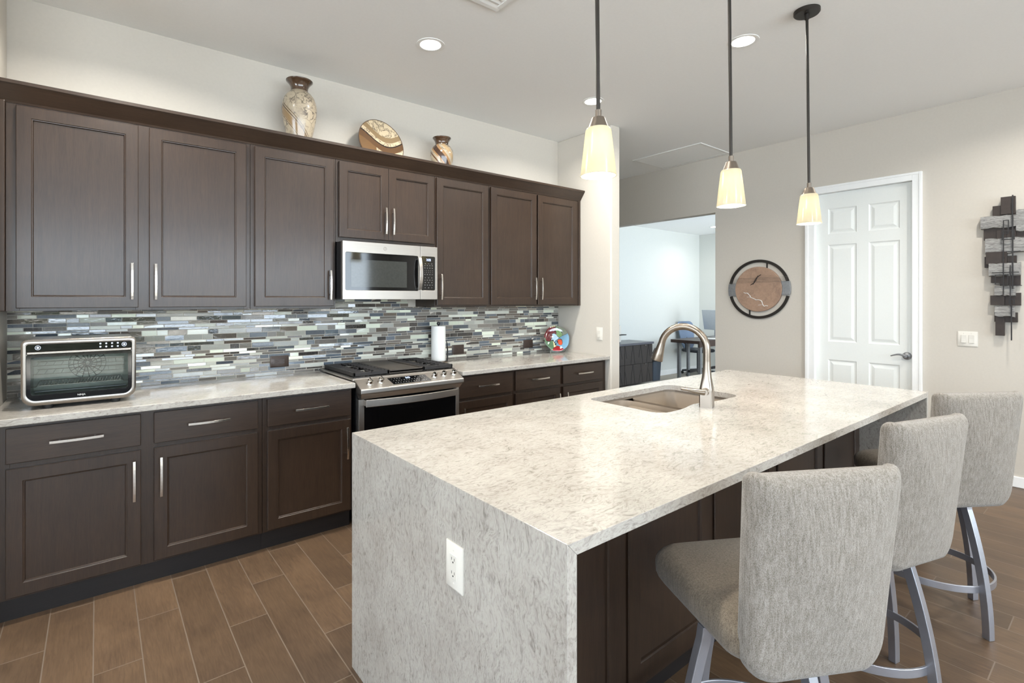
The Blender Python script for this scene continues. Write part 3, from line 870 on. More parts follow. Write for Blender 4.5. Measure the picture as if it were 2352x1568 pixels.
# grates
def grate(x0, x1, y0, y1, n):
    b = B(); z0, z1 = .938, .962; w = .012
    b.box(x0, x1, y0, y0 + w, z0, z1); b.box(x0, x1, y1 - w, y1, z0, z1); b.box(x0, x0 + w, y0, y1, z0, z1); b.box(x1 - w, x1, y0, y1, z0, z1)
    for i in range(1, n):
        y = y0 + (y1 - y0) * i / n
        m = (x0 + x1) / 2; gap = .035
        b.box(x0, m - gap, y - .005, y + .005, z1 - .014, z1); b.box(m + gap, x1, y - .005, y + .005, z1 - .014, z1)
    b.box((x0 + x1) / 2 - .005, (x0 + x1) / 2 + .005, y0, y0 + (y1 - y0) * .2, z1 - .014, z1)
    b.box((x0 + x1) / 2 - .005, (x0 + x1) / 2 + .005, y0 + (y1 - y0) * .42, y0 + (y1 - y0) * .58, z1 - .014, z1)
    b.box((x0 + x1) / 2 - .005, (x0 + x1) / 2 + .005, y1 - (y1 - y0) * .2, y1, z1 - .014, z1)
    for x in (x0 + .006, x1 - .006):
        for y in (y0 + .006, y1 - .006): b.box(x - .006, x + .006, y - .006, y + .006, .934, z0)
    obj('grate', b, 'black_iron', t, .002)
gy0, gy1 = 3.09, YW - .045
grate(1.308, 1.556, gy0, gy1, 10); grate(1.824, 2.070, gy0, gy1, 10)
b = B(); b.box(1.560, 1.820, gy0, gy1, .940, .955); b.box(1.560, 1.820, gy0, gy0 + .01, .934, .961); b.box(1.560, 1.570, gy0, gy1, .94, .963); b.box(1.810, 1.820, gy0, gy1, .94, .963); b.box(1.56, 1.82, gy1 - .01, gy1, .934, .963)
obj('griddle', b, 'griddle_iron', t, .003)
for bx_, by_ in ((1.432, 3.22), (1.432, 3.48), (1.947, 3.22), (1.947, 3.48)):
    b = B(); b.lathe([(.045, .934), (.045, .940), (.034, .943), (.034, .950), (.030, .953)], (bx_, by_, 0), 28)
    obj('burner', b, 'nickel', t, smooth=True)
# oven door
b = B(); y = 3.0; yb = 3.03
b.box(1.303, 1.340, y, yb, .16, .803); b.box(2.038, 2.066, y, yb, .16, .803); b.box(1.340, 2.038, y, yb, .16, .21)
d = obj('oven_door', b, 'brushed_steel_upright', t, .002)
obj('oven_window', B().box(1.340, 2.038, y + .003, yb - .002, .21, .800), 'black_gloss', d)
b = B(); pts = [(1.336 + .70 * i / 16, 2.985 - .018 - .035 * math.sin(PI * i / 16), .781) for i in range(17)]
b.tube(pts, .01, square=(.014, .046), up=(0, 1, 0))
b.box(1.338, 1.356, 2.965, 3.004, .762, .800); b.box(2.018, 2.036, 2.965, 3.004, .762, .800)
obj('oven_handle', b, 'brushed_steel', d, .003)
obj('storage_drawer', B().box(1.303, 2.066, 3.0, 3.03, .03, .15), 'brushed_steel', t, .002)

# ------------------------------------------------------------------ toaster oven
tx0, tx1, ty, tz0, tz1 = -.283, .159, 3.17, .933, 1.244
t = thing('toaster_oven', 'wide stainless toaster oven with glass door on the left countertop', 'toaster oven', ((tx0 + tx1) / 2, 3.34, ZT))
cx, cz, hx, hz = (tx0 + tx1) / 2, (tz0 + tz1) / 2, (tx1 - tx0) / 2, (tz1 - tz0) / 2
o1 = rrect(hx, hz, .022, 6, cx, cz, .05); o2 = rrect(hx - .010, hz - .010, .016, 6, cx, cz, .042); o3 = rrect(hx - .018, hz - .022, .012, 6, cx, cz, .036)
b = B(); b.loft([[(u, ty + .03, v) for u, v in o1], [(u, ty + .006, v) for u, v in o1], [(u, ty, v) for u, v in o2], [(u, ty + .003, v) for u, v in o3], [(u, ty + .014, v) for u, v in o3], [(u, ty + .03, v) for u, v in o3]], cap=False)
obj('front_bezel', b, 'bezel_steel', t, smooth=50)
# hollow shell
sh = rrect(hx - .004, hz - .004, .02, 5, cx, cz, .045); si = rrect(hx - .02, hz - .016, .01, 5, cx, cz, .02)
b = B(); b.loft([[(u, ty + .03, v) for u, v in sh], [(u, 3.52, v) for u, v in sh]], cap=False); b.loft([[(u, ty + .03, v) for u, v in sh], [(u, ty + .03, v) for u, v in si], [(u, 3.50, v) for u, v in si]], cap=False)
b.bm.faces.new([b.bm.verts.new((u, 3.52, v)) for u, v in sh])
obj('shell', b, 'brushed_steel', t, smooth=40)
b = B(); si2 = rrect(hx - .0205, hz - .0165, .01, 5, cx, cz, .02); b.loft([[(u, ty + .031, v) for u, v in si2], [(u, 3.505, v) for u, v in si2]], cap=False); b.bm.faces.new([b.bm.verts.new((u, 3.505, v)) for u, v in si2])
obj('cavity_lining', b, 'oven_lining', t)
# control strip and door
zs = tz1 - .064
b = B(); b.box(tx0 + .017, tx1 - .017, ty + .004, ty + .024, zs + .008, tz1 - .022)
cp = obj('control_strip', b, 'black_gloss', t, .002)
for kx in (tx0 + .060, tx1 - .050):
    b = B(); b.ring(.0095, [(-.0012, -.0008), (.0012, -.0008), (.0012, .0008), (-.0012, .0008)], (kx, ty + .0036, zs + .026), 28, 'y'); b.lathe([(.005, ty + .0042), (.005, ty + .0015)], (kx, 0, zs + .026), 16, 'y'); obj('dial_button', b, 'silver_paint', cp, smooth=True)
for i in range(4):
    for j in range(2):
        b = B(); b.lathe([(.0042, ty + .0042), (.0042, ty + .0030)], (tx1 - .147 + i * .0235, 0, zs + .018 + j * .016), 16, 'y'); obj('button', b, 'silver_paint', cp, smooth=True)
b = B(); b.box(tx0 + .019, tx1 - .019, ty + .006, ty + .018, zs - .006, zs + .007)
obj('door_rail', b, 'bezel_steel', t, .003)
do = rrect(hx - .019, (zs - .008 - tz0 - .022) / 2, .006, 5, cx, (zs - .008 + tz0 + .022) / 2, .034)
di = rrect(hx - .034, (zs - .02 - tz0 - .048) / 2, .006, 5, cx, (zs - .02 + tz0 + .048) / 2, .012)
b = B(); b.loft([[(u, ty + .024, v) for u, v in do], [(u, ty + .010, v) for u, v in do], [(u, ty + .010, v) for u, v in di], [(u, ty + .024, v) for u, v in di], ], cap=False)
d = obj('door', b, 'black_gloss', t, smooth=40)
b = B(); b.loft([[(u, ty + .012, v) for u, v in di], [(u, ty + .015, v) for u, v in di]]); obj('door_glass', b, 'oven_glass', d)
b = B(); b.text('NINJA', .0115, facing((cx + .0, ty + .0094, tz0 + .0345), (0, -1, 0)), .0004); obj('brand_lettering', b, 'print_white', d)
b = B()
for zz in (1.115, 1.075):
    b.tube([(tx0 + .04, ty + .05, zz), (tx1 - .04, ty + .05, zz)], .0016, 8); b.tube([(tx0 + .04, ty + .27, zz), (tx1 - .04, ty + .27, zz)], .0016, 8)
    for i in range(12): xx = tx0 + .05 + i * .031; b.tube([(xx, ty + .05, zz), (xx, ty + .27, zz)], .001, 6)
obj('wire_rack', b, 'wire_steel', t, smooth=True)
b = B()
for zz in (1.045,):
    b.box(tx0 + .06, tx1 - .06, ty + .06, ty + .28, zz - .028, zz - .026)
    b.tube([(tx0 + .03, ty + .055, zz - .03), (tx0 + .05, ty + .055, zz - .03), (tx0 + .065, ty + .055, zz), (tx1 - .065, ty + .055, zz), (tx1 - .05, ty + .055, zz - .03), (tx1 - .03, ty + .055, zz - .03)], .002, 8)
    for i in range(26):
        xx = tx0 + .068 + i * .0122; b.tube([(xx, ty + .056, zz), (xx + .012, ty + .056, zz - .026)], .0009, 5); b.tube([(xx + .012, ty + .056, zz), (xx, ty + .056, zz - .026)], .0009, 5)
obj('basket', b, 'wire_steel', t)
b = B()
for r_ in (.02, .04, .06, .08): b.ring(r_, [(-.001, -.001), (.001, -.001), (.001, .001), (-.001, .001)], (cx + .02, 3.497, 1.09), 32, 'y')
for i in range(16):
    a = 2 * PI * i / 16; b.tube([(cx + .02 + .01 * math.cos(a), 3.497, 1.09 + .01 * math.sin(a)), (cx + .02 + .08 * math.cos(a + .5), 3.497, 1.09 + .08 * math.sin(a + .5))], .0016, 6)
obj('fan_guard', b, 'black_iron', t)
for q in (.045, .2):
    b = B(); b.tube([(tx0 + .035, ty + q, .972), (tx1 - .035, ty + q, .972)], .005, 10); obj('heating_element', b, 'slate_metal', t, smooth=True)
for fx in (tx0 + .095, tx1 - .085):
    for fy in (3.20, 3.47):
        b = B(); b.lathe([(.017, ZT), (.02, ZT + .006), (.02, tz0 + .006)], (fx, fy, 0), 20); obj('foot', b, 'rubber', t, smooth=True)

# ------------------------------------------------------------------ paper towels and the glass plate
b = B(); hx_, hy_ = 2.252, 3.572
t = thing('paper_towel_holder', 'steel upright paper towel holder with black arm, behind the range', 'paper towel holder', (hx_, hy_, ZT))
obj('base', B().lathe([(.078, ZT), (.078, ZT + .010), (.07, ZT + .014)], (hx_, hy_, 0), 40), 'nickel', t, smooth=True)
b = B(); b.lathe([(.006, ZT + .012), (.006, 1.222), (.012, 1.226), (.015, 1.236), (.012, 1.246), (.005, 1.25)], (hx_, hy_, 0), 20); obj('post', b, 'black_plastic', t, smooth=True)
b = B(); ax, ay = hx_ + .068, hy_ - .028
b.tube([(ax, ay, ZT + .012), (ax + .004, ay, ZT + .03), (ax + .004, ay, ZT + .10), (ax - .003, ay, ZT + .16), (ax - .008, ay, ZT + .175)], [.005, .006, .0055, .004, .003], 10); obj('tension_arm', b, 'black_plastic', t, smooth=True)
b = B(); b.loft([[(hx_ + r_ * math.cos(a), hy_ + r_ * math.sin(a), z_) for a in [2 * PI * i / 48 for i in range(48)]] for r_, z_ in ((.02, ZT + .0145), (.058, ZT + .0145), (.0595, ZT + .018), (.0595, 1.212), (.058, 1.215), (.02, 1.215), (.02, ZT + .0145))], cap=False)
tag(obj('paper_towel_roll', b, 'paper_white', None, smooth=True), 'white paper towel roll standing behind the range', 'paper towels')
px_, py_ = 3.555, 3.475
b = B(); b.loft([[(r_ * math.cos(a) * (1 + .012 * math.sin(9 * a)), y_, .125 + r_ * math.sin(a) * (1 + .012 * math.sin(9 * a + 1))) for a in [2 * PI * i / 64 for i in range(64)]] for r_, y_ in ((.004, .0), (.06, -.001), (.10, -.006), (.124, -.014), (.127, -.012), (.124, -.008), (.10, .0), (.06, .006), (.004, .007))])
me_o = tag(obj('glass_plate', b, 'fused_art_glass', None, smooth=60), 'colourful round art glass plate standing in counter corner', 'plate')
me_o.data.transform(Matrix.Translation((0, 0, -.125))); me_o.rotation_euler = (math.radians(-16), 0, math.radians(-26)); me_o.location = (px_ + .016, py_ + .031, ZT + .138)
t2 = thing('plate_stand', 'clear acrylic easel stand under the colourful glass plate', 'plate stand', (px_, py_, ZT), math.radians(-26))
b = B()
for s in (-1, 1):
    b.tube([(s * .085, -.045, .004), (s * .08, -.022, .03), (s * .075, -.004, .018), (s * .07, .03, .012), (s * .06, .075, .004)], .004, 8)
    b.tube([(s * .072, .012, .014), (s * .06, .055, .12), (s * .06, .075, .004)], .004, 8)
b.tube([(-.07, .03, .012), (.07, .03, .012)], .004, 8)
obj('frame', b, 'clear_acrylic', t2, local=True, smooth=True)

# ------------------------------------------------------------------ pottery on top of the wall cabinets
def vase(label, x, y, prof, body_mat, rz, neck_from):
    t = thing('vase', label, 'vase', (x, y, 2.40), rz, None)
    b = B(); b.lathe(prof, (0, 0, 0), 56); obj('body', b, body_mat, t, local=True, smooth=60)
    b = B(); b.lathe(neck_from, (0, 0, 0), 56, cap=False); obj('rim', b, 'dark_rim_glaze', t, local=True, smooth=60, label='dark brown flared rim')
vase('tall cream crackle vase with brown rim on top of wall cabinets', 1.087, 3.482,
     [(.05, 0), (.055, .004), (.062, .03), (.075, .10), (.094, .19), (.108, .26), (.1125, .315), (.109, .355), (.096, .395), (.075, .422), (.059, .436), (.055, .44)], 'vase_tall_glaze', math.radians(-30),
     [(.056, .436), (.055, .450), (.057, .466), (.066, .485), (.080, .500), (.0865, .507), (.0865, .511), (.081, .513), (.062, .495), (.048, .47), (.046, .44)])
vase('small brown-striped vase with flared rim, rightmost on the wall cabinets', 2.219, 3.468,
     [(.045, 0), (.05, .004), (.06, .04), (.077, .11), (.090, .17), (.0935, .205), (.090, .238), (.075, .265), (.058, .282), (.052, .286)], 'vase_short_glaze', math.radians(-70),
     [(.053, .283), (.052, .295), (.056, .312), (.068, .330), (.0745, .338), (.0745, .342), (.068, .343), (.052, .325), (.044, .30), (.043, .285)])
t = thing('decorative_plate', 'round swirled brown and cream plate standing on wall cabinets', 'plate', (1.70, 3.455, 2.425))
t.rotation_euler = (math.radians(-14), 0, math.radians(4)); R_ = .188
b = B(); b.loft([[(r_ * math.cos(a), y_, r_ * math.sin(a)) for a in [2 * PI * i / 72 for i in range(72)]] for r_, y_ in ((.004, .022), (.06, .02), (.12, .010), (.165, -.004), (.184, -.012), (R_, -.012), (R_, -.006), (.17, .006), (.12, .02), (.06, .03), (.004, .031))])
o = obj('plate_disc', b, 'plate_glaze', t, local=True, smooth=60); o.location = (0, 0, R_)
b = B(); b.ring(R_ - .0015, [(-.002, -.0135), (.0025, -.0135), (.0025, -.005), (-.002, -.005)], (0, 0, 0), 72, 'y')
o = obj('plate_edge', b, 'dark_rim_glaze', t, local=True, smooth=True); o.location = (0, 0, R_)
t = thing('plate_easel', 'black metal easel holding the swirled brown plate', 'plate stand', (1.70, 3.462, 2.40), math.radians(4))
b = B()
for s in (-1, 1):
    x = s * .115
    b.tube([(x, -.028, .075), (x, -.034, .05), (x, -.012, .026), (x, .02, .022), (x, .045, .09), (x, .05, .11)], .004, 8)
    b.tube([(x, .02, .022), (x, .03, .003), (x, .09, .003), (x, .049, .10)], .004, 8)
b.tube([(-.115, .045, .09), (.115, .045, .09)], .004, 8)
obj('frame', b, 'black_iron', t, local=True, smooth=True)

# ------------------------------------------------------------------ island
ib = 1.045                                            # seating-side face of the island cabinets
t = thing('kitchen_island', 'dark panelled island cabinet base under the waterfall stone top', 'kitchen island', (2.25, 1.45, 0))
b = B(); ix0, ix1, iy1 = X0 + .036, X1 - .036, Y1 - .045
b.box(ix0, ix0 + .018, ib + .02, iy1, .10, .878); b.box(ix1 - .018, ix1, ib + .02, iy1, .10, .878); b.box(ix0, ix1, iy1 - .018, iy1, .10, .878); b.box(ix0 + .018, ix1 - .018, ib + .02, iy1 - .018, .10, .118)
b.box(ix0 + .018, ix1 - .018, ib + .02, ib + .04, .118, .878)
obj('carcass', b, 'cabinet_wood_vertical', t)
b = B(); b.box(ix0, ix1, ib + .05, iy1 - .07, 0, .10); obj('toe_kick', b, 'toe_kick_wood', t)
edges = [.835, 1.400, 1.955, 2.530, 3.100, 3.672]
for a, c in zip(edges, edges[1:]):
    b = B(); shaker(b, a + .005, c - .029, .125, .872, ib + .02, .02, .066)
    obj('back_panel', b, 'cabinet_wood_vertical', t)
b = B()
for c in edges[1:-1]: b.box(c - .026, c + .002, ib + .008, ib + .02, .105, .878)
b.box(ix0, ix1, ib + .012, ib + .02, .10, .125)
obj('filler_stile', b, 'cabinet_wood_vertical', t)
for i, (a, c) in enumerate(((ix0 + .01, 1.40), (1.41, 1.98), (1.99, 2.86), (2.87, ix1 - .01))):
    b = B(); shaker(b, a, c, .12, .865, iy1, .02, .056, -1); d = obj('door', b, 'cabinet_wood_vertical', t)
# waterfall top with the sink cut-out
SO = []
def sink_outline():
    pts = []
    def arc(cx, cy, r, a0, a1, n=6):
        for i in range(n + 1):
            a = math.radians(a0 + (a1 - a0) * i / n); pts.append((cx + r * math.cos(a), cy + r * math.sin(a)))
    arc(2.735, 1.725, .05, 0, 90); arc(2.085, 1.725, .05, 90, 180)
    arc(2.105, 1.405, .07, 180, 270)
    # the near edge swells around the tap
    for i in range(1, 12):
        s = i / 12; x = 2.105 + (2.70 - 2.105) * s
        pts.append((x, 1.335 + .032 * math.exp(-((x - 2.36) / .10) ** 2)))
    arc(2.705, 1.415, .08, 270, 360)
    return pts
SO = sink_outline()
b = B(); n = len(SO); zb_ = ZT - .030
# top face as a fan from outer rectangle to hole outline
def bridge(z, m):
    inner = [b.bm.verts.new((x, y, z)) for x, y in SO]
    cxm, cym = 2.41, 1.56
    outer = []
    for x, y in SO:
        dx, dy = x - cxm, y - cym
        s = min(((X1 - m - cxm) / dx if dx > 0 else (X0 + m - cxm) / dx) if abs(dx) > 1e-6 else 9e9, ((Y1 - cym) / dy if dy > 0 else (Y0 - cym) / dy) if abs(dy) > 1e-6 else 9e9)
        outer.append([cxm + dx * s, cym + dy * s])
    for corner in ((X0 + m, Y0), (X1 - m, Y0), (X1 - m, Y1), (X0 + m, Y1)):
        k = min(range(n), key=lambda i: (outer[i][0] - corner[0]) ** 2 + (outer[i][1] - corner[1]) ** 2); outer[k] = list(corner)
    ov = [b.bm.verts.new((x, y, z)) for x, y in outer]
    for i in range(n): b.bm.faces.new((inner[i], inner[(i + 1) % n], ov[(i + 1) % n], ov[i]))
    return inner, ov
ti, to = bridge(ZT, 0); bi, bo = bridge(zb_, .03)
for i in range(n):
    b.bm.faces.new((ti[i], ti[(i + 1) % n], bi[(i + 1) % n], bi[i])); b.bm.faces.new((to[i], to[(i + 1) % n], bo[(i + 1) % n], bo[i]))
t = thing('waterfall_countertop', 'pale speckled stone island top with waterfall ends', 'countertop', (2.25, 1.31, 0))
obj('top_slab', b, 'quartz_long_grain', t, .0015)
obj('waterfall_panel', B().loft([[(X0, y, 0), (X0 + .03, y, 0), (X0 + .03, y, zb_), (X0, y, ZT)] for y in (Y0, Y1)]), 'quartz_upright_grain', t, .0015)
obj('waterfall_panel', B().loft([[(X1, y, 0), (X1 - .03, y, 0), (X1 - .03, y, zb_), (X1, y, ZT)] for y in (Y0, Y1)]), 'quartz_upright_grain', t, .0015)
# undermount sink
t = thing('kitchen_sink', 'taupe double-bowl undermount sink set in the island top', 'sink', (2.41, 1.56, .70))
def bowl(x0, x1, y0, y1, z):
    rings = []
    for m, zz in ((0, zb_ - .012), (.006, zb_ - .03), (.014, z + .03), (.04, z)):
        rings.append([(x, y, zz) for x, y in rrect((x1 - x0) / 2 - m, (y1 - y0) / 2 - m, .06 - m * .3, 6, (x0 + x1) / 2, (y0 + y1) / 2)])
    bb = B(); bb.loft(rings, cap=False); bb.bm.faces.new([bb.bm.verts.new(p) for p in rings[-1]])
    bb.lathe([(.045, z + .001), (.042, z + .003), (.02, z - .004)], ((x0 + x1) / 2, (y0 + y1) / 2, 0), 24)
    bmesh.ops.remove_doubles(bb.bm, verts=bb.bm.verts, dist=.0002)
    return bb
obj('bowl', bowl(2.03, 2.355, 1.335, 1.785, .70), 'sink_composite', t, smooth=50)
obj('bowl', bowl(2.395, 2.795, 1.335, 1.785, .68), 'sink_composite', t, smooth=50)
b = B(); b.prism([(2.338, .69), (2.338, .832), (2.346, .845), (2.360, .850), (2.390, .850), (2.404, .845), (2.412, .832), (2.412, .69)], 'y', 1.331, 1.789); obj('divider', b, 'sink_composite', t, .003)
b = B(); o_ = rrect(.40, .24, .06, 6, 2.412, 1.56); i_ = rrect(.386, .226, .06, 6, 2.412, 1.56)
b.loft([[(x, y, zb_ - .0005) for x, y in o_], [(x, y, zb_ - .0005) for x, y in i_], [(x, y, zb_ - .016) for x, y in i_], [(x, y, zb_ - .016) for x, y in o_], [(x, y, zb_ - .0005) for x, y in o_]], cap=False)
obj('flange', b, 'sink_composite', t)
# tap
fx, fy = 2.345, 1.291; fd = Vector((-.30, .954, 0)); FM = Matrix.Rotation(math.atan2(fd.y, fd.x), 4, 'Z')
t = thing('kitchen_faucet', 'tall brushed nickel pull-down gooseneck faucet on the island', 'faucet', (fx, fy, ZT))
def sq(h, k, z, n=32):   # from a square (k=0) to a round (k=1) section
    out = []
    for i in range(n):
        a = 2 * PI * (i + .5) / n; c, s = math.cos(a), math.sin(a)
        m = max(abs(c), abs(s)); sqp = (c / m * h, s / m * h); rp = (c * h, s * h)
        p = Vector((sqp[0] * (1 - k) + rp[0] * k, sqp[1] * (1 - k) + rp[1] * k, 0)); p = FM @ p
        out.append((fx + p.x, fy + p.y, z))
    return out
b = B(); b.loft([sq(.030, .06, ZT), sq(.030, .06, ZT + .066), sq(.029, .10, ZT + .088), sq(.0255, .30, ZT + .115), sq(.021, .60, ZT + .15), sq(.0185, .88, ZT + .185), sq(.0172, 1, ZT + .22)])
obj('base', b, 'nickel', t, smooth=40)
b = B(); pts = [Vector((fx, fy, ZT + .215)), Vector((fx, fy, ZT + .25)), Vector((fx, fy, 1.19))]
r = .108
for i in range(1, 17):
    a = PI - (PI * .94) * i / 16
    pts.append(Vector((fx, fy, 1.192)) + fd * (r + r * math.cos(a)) + Vector((0, 0, r * math.sin(a))))
b.tube(pts, .0170, 24); obj('spout', b, 'nickel', t, smooth=True)
e0 = pts[-1]; dd = (pts[-1] - pts[-2]).normalized()
b = B(); b.tube([e0, e0 + dd * .012, e0 + dd * .05, e0 + dd * .088, e0 + dd * .092], [.0178, .0186, .0235, .0300, .0285], 28)
hd = obj('spray_head', b, 'nickel', t, smooth=True)
b = B(); c = e0 + dd * .03 + fd * .0215; b.tube([c, c + dd * .03 + fd * .006], [.006, .006], 10); obj('spray_button', b, 'black_plastic', hd, smooth=True)
side = Vector((-.954, -.30, 0))
b = B(); h0 = Vector((fx, fy, ZT + .078)) + side * .026
b.tube([h0, h0 + side * .012, h0 + side * .014, h0 + side * .034], [.0175, .0175, .0155, .0165], 20)
l0 = h0 + side * .026; ld = (fd * .9 + side * .35).normalized()
b.tube([l0, l0 + ld * .03 + Vector((0, 0, .002)), l0 + ld * .07 + Vector((0, 0, .008)), l0 + ld * .105 + Vector((0, 0, .012))], [.0155, .012, .007, .0055], 14)
obj('lever', b, 'nickel', t, smooth=True)

# ------------------------------------------------------------------ bar stools
def stool_parts(t):
    SW = Matrix.Rotation(math.radians(-3), 4, 'Z')        # the seat is swivelled on its base
    # local: +y is the front, origin on the floor below the swivel
    out = rrect(.212, .218, .085, 8, 0, 0, .06)
    b = B()
    def seat(a, bb, c):
        k = (bb + .215) / .43
        return (a * (1 - .04 * (1 - k)), bb + .02, .612 + c + .012 * k - (.03 * max(0, k - .8) ** 2 * 8))
    b.cushion(out, .105, .045, seat); b.bm.transform(SW)
    obj('seat', b, 'tweed_seat', t, local=True, smooth=60)
    out = rrect(.194, .236, .03, 8, 0, 0, .065)
    b = B()
    def back(a, bb, c):
        k = (bb + .236) / .472
        w = a * (.95 + .08 * k)
        y = -.200 - .068 * k + 1.1 * w * w * (.6 + .5 * k) - c
        return (w, y, .772 + bb + 1.05 * w * w * k)
    b.cushion(out, .06, .026, back, fill=(.9, .75, .6, .45, .3, .15, .05)); b.bm.transform(SW)
    obj('backrest', b, 'tweed_back', t, local=True, smooth=60)
    b = B(); b.lathe([(.10, .562), (.172, .560), (.172, .552), (.10, .550)], (0, 0, 0), 40); obj('swivel', b, 'silver_paint', t, local=True, smooth=True)
    for k in range(4):
        a = PI / 2 * k
        b = B(); pts = []
        for i in range(15):
            z = .515 * i / 14; q = z / .515
            rr = .254 - .085 * q ** 1.9
            pts.append((rr * math.cos(a), rr * math.sin(a), z))
        pts.append((.163 * math.cos(a), .163 * math.sin(a), .552))
        b.tube(pts, .01, square=(.030, .026), up=(math.cos(a), math.sin(a), 0))
        obj('leg', b, 'silver_paint', t, .002, local=True)
    b = B(); b.ring(.226, [(-.004, -.015), (.004, -.015), (.004, .015), (-.004, .015)], (0, 0, .195), 72); obj('foot_ring', b, 'silver_paint', t, .0015, local=True, smooth=35)
GS = 'upholstered bar stools along the island'
st = thing('bar_stool', 'grey tweed bar stool nearest the camera, at near end of island', 'bar stool', (1.455, .655, 0), math.radians(-25), GS)
stool_parts(st)
dup(st, (2.262, .662, 0), math.radians(-13), 'grey tweed bar stool in the middle of the three at the island', GS)
dup(st, (3.11, .624, 0), math.radians(-29), 'grey tweed bar stool farthest away, by the white door end of island', GS)

# ------------------------------------------------------------------ pendants and ceiling fittings
def pendant(x, y, lean, label):
    t = thing('pendant_light', label, 'pendant light', (x, y, ZC), 0, 'pendant lights over the island')
    b = B(); b.lathe([(.065, 0), (.065, -.016), (.060, -.022), (.012, -.022), (.011, -.05), (.0075, -.052)], (0, 0, 0), 40); c = obj('canopy', b, 'dark_bronze', t, local=True, smooth=35)
    for s in (-1, 1):
        b = B(); b.lathe([(.005, -.022), (.005, -.025), (.003, -.027)], (s * .033, s * .01, 0), 12); obj('screw', b, 'dark_bronze', c, local=True, smooth=True)
    L = 1.0
    dx, dy = lean
    def at(z): k = (-z) / 1.05; return dx * k, dy * k
    b = B(); b.tube([(*at(-.045), -.045), (*at(-.985), -.985)], .0072, 14); obj('rod', b, 'dark_bronze', t, local=True, smooth=True)
    px, py = at(-1.0)
    b = B(); b.lathe([(.0105, -.965), (.0105, -.99), (.022, -.992), (.034, -1.024), (.036, -1.03)], (px, py, 0), 28); obj('socket_cup', b, 'pendant_cup_bronze', t, local=True, smooth=35)
    b = B(); b.lathe([(.034, -1.0305), (.040, -1.029), (.0435, -1.036), (.060, -1.185), (.0615, -1.192), (.0585, -1.192), (.041, -1.04), (.034, -1.0345)], (px, py, 0), 48, cap=False); obj('shade', b, 'opal_glass_shade', t, local=True, smooth=50)
    b = B(); b.lathe([(.013, -1.033), (.013, -1.055), (.017, -1.062), (.017, -1.075), (.008, -1.078)], (px, py, 0), 24); obj('lamp_holder', b, 'lamp_bulb', t, local=True, smooth=True)
    d = bpy.data.lights.new('pendant_glow', 'POINT'); d.energy = 10; d.color = (1, .93, .80); d.shadow_soft_size = .012
    o = bpy.data.objects.new('pendant_glow', d); COL.objects.link(o); o.location = (px, py, -1.10); o.parent = t
plain('lamp_bulb', (250, 246, 236), .4)
pendant(1.362, 1.15, (.008, -.006), 'pendant lamp with cream glass shade over the near end of the island, leftmost')
pendant(2.280, 1.15, (.008, -.006), 'pendant lamp with cream glass shade over the middle of the island')
pendant(3.152, 1.15, (.010, -.008), 'pendant lamp with cream glass shade in front of the white door')

def downlight(x, y, z, label, power=8, group='recessed ceiling lights'):
    t = thing('recessed_light', label, 'ceiling light', (x, y, z), 0, group)
    b = B(); b.ring(.0785, [(-.013, .0), (-.013, -.002), (.002, -.004), (.0105, -.0025), (.0115, 0)], (0, 0, 0), 48); obj('trim_ring', b, 'vent_white', t, local=True, smooth=35)
    b = B(); b.lathe([(.0655, -.0005), (.0655, -.0015), (.03, -.003)], (0, 0, 0), 40); obj('lens', b, 'lamp_lens', t, local=True, smooth=True)
    o = area('downlight_beam', (0, 0, -.006), (0, 0, 0), .12, .12, power, (1, .955, .88), math.radians(150), 'DISK'); o.parent = t
downlight(1.679, 2.757, ZC, 'round recessed ceiling light above the wall cabinets and range', 13)
downlight(3.211, 2.738, ZC, 'round recessed ceiling light by the short wall, behind near pendant', 11)
downlight(3.211, 1.53, ZC, 'round recessed ceiling light over the island, between two right pendants')
for x, y in ((.147, 2.757), (.147, 1.53), (1.679, 1.53), (1.679, -.8), (4.6, .3), (3.6, -1.2), (-2.2, 0.6), (-2.0, -2.2), (2.0, -2.8), (4.7, -2.8)):  # unseen lights, some continuing the visible grid, placed to brighten the room
    downlight(x, y, ZC, 'unseen round recessed ceiling light that adds light to the room', 12 if y > 2 else 5 if y > 1 else 10, 'unseen recessed lights that brighten the room')
downlight(8.9, 4.75, ZO, 'small recessed ceiling light in the office beyond the opening', 3, None)

def vent(name, label, x0, x1, y0, y1, along, n):
    t = thing(name, label, 'vent', ((x0 + x1) / 2, (y0 + y1) / 2, ZC))
    b = B(); w = .028; z0 = ZC - .008
    b.box(x0, x1, y0, y0 + w, z0, ZC); b.box(x0, x1, y1 - w, y1, z0, ZC); b.box(x0, x0 + w, y0 + w, y1 - w, z0, ZC); b.box(x1 - w, x1, y0 + w, y1 - w, z0, ZC)
    obj('frame', b, 'vent_white', t, .002)
    b = B()
    for i in range(n):
        if along == 'y':
            c = x0 + w + (x1 - x0 - 2 * w) * (i + .5) / n; h = (x1 - x0 - 2 * w) / n * .46
            b.prism([(c - h, ZC - .001), (c + h, ZC - .008), (c + h, ZC - .0065), (c - h + .002, ZC - .001)], 'y', y0 + w, y1 - w)
        else:
            c = y0 + w + (y1 - y0 - 2 * w) * (i + .5) / n; h = (y1 - y0 - 2 * w) / n * .46
            b.prism([(c - h, ZC - .001), (c + h, ZC - .008), (c + h, ZC - .0065), (c - h + .002, ZC - .001)], 'x', x0 + w, x1 - w)
    obj('slat_panel', b, 'vent_white', t)
    return t
vent('ceiling_vent', 'white slatted ceiling vent at the top edge above the kitchen aisle', 1.475, 1.775, 1.90, 2.205, 'x', 7)
vent('return_air_grille', 'large white return air grille in the ceiling beside the beige wall', 4.925, 5.52, 2.775, 3.61, 'x', 26)

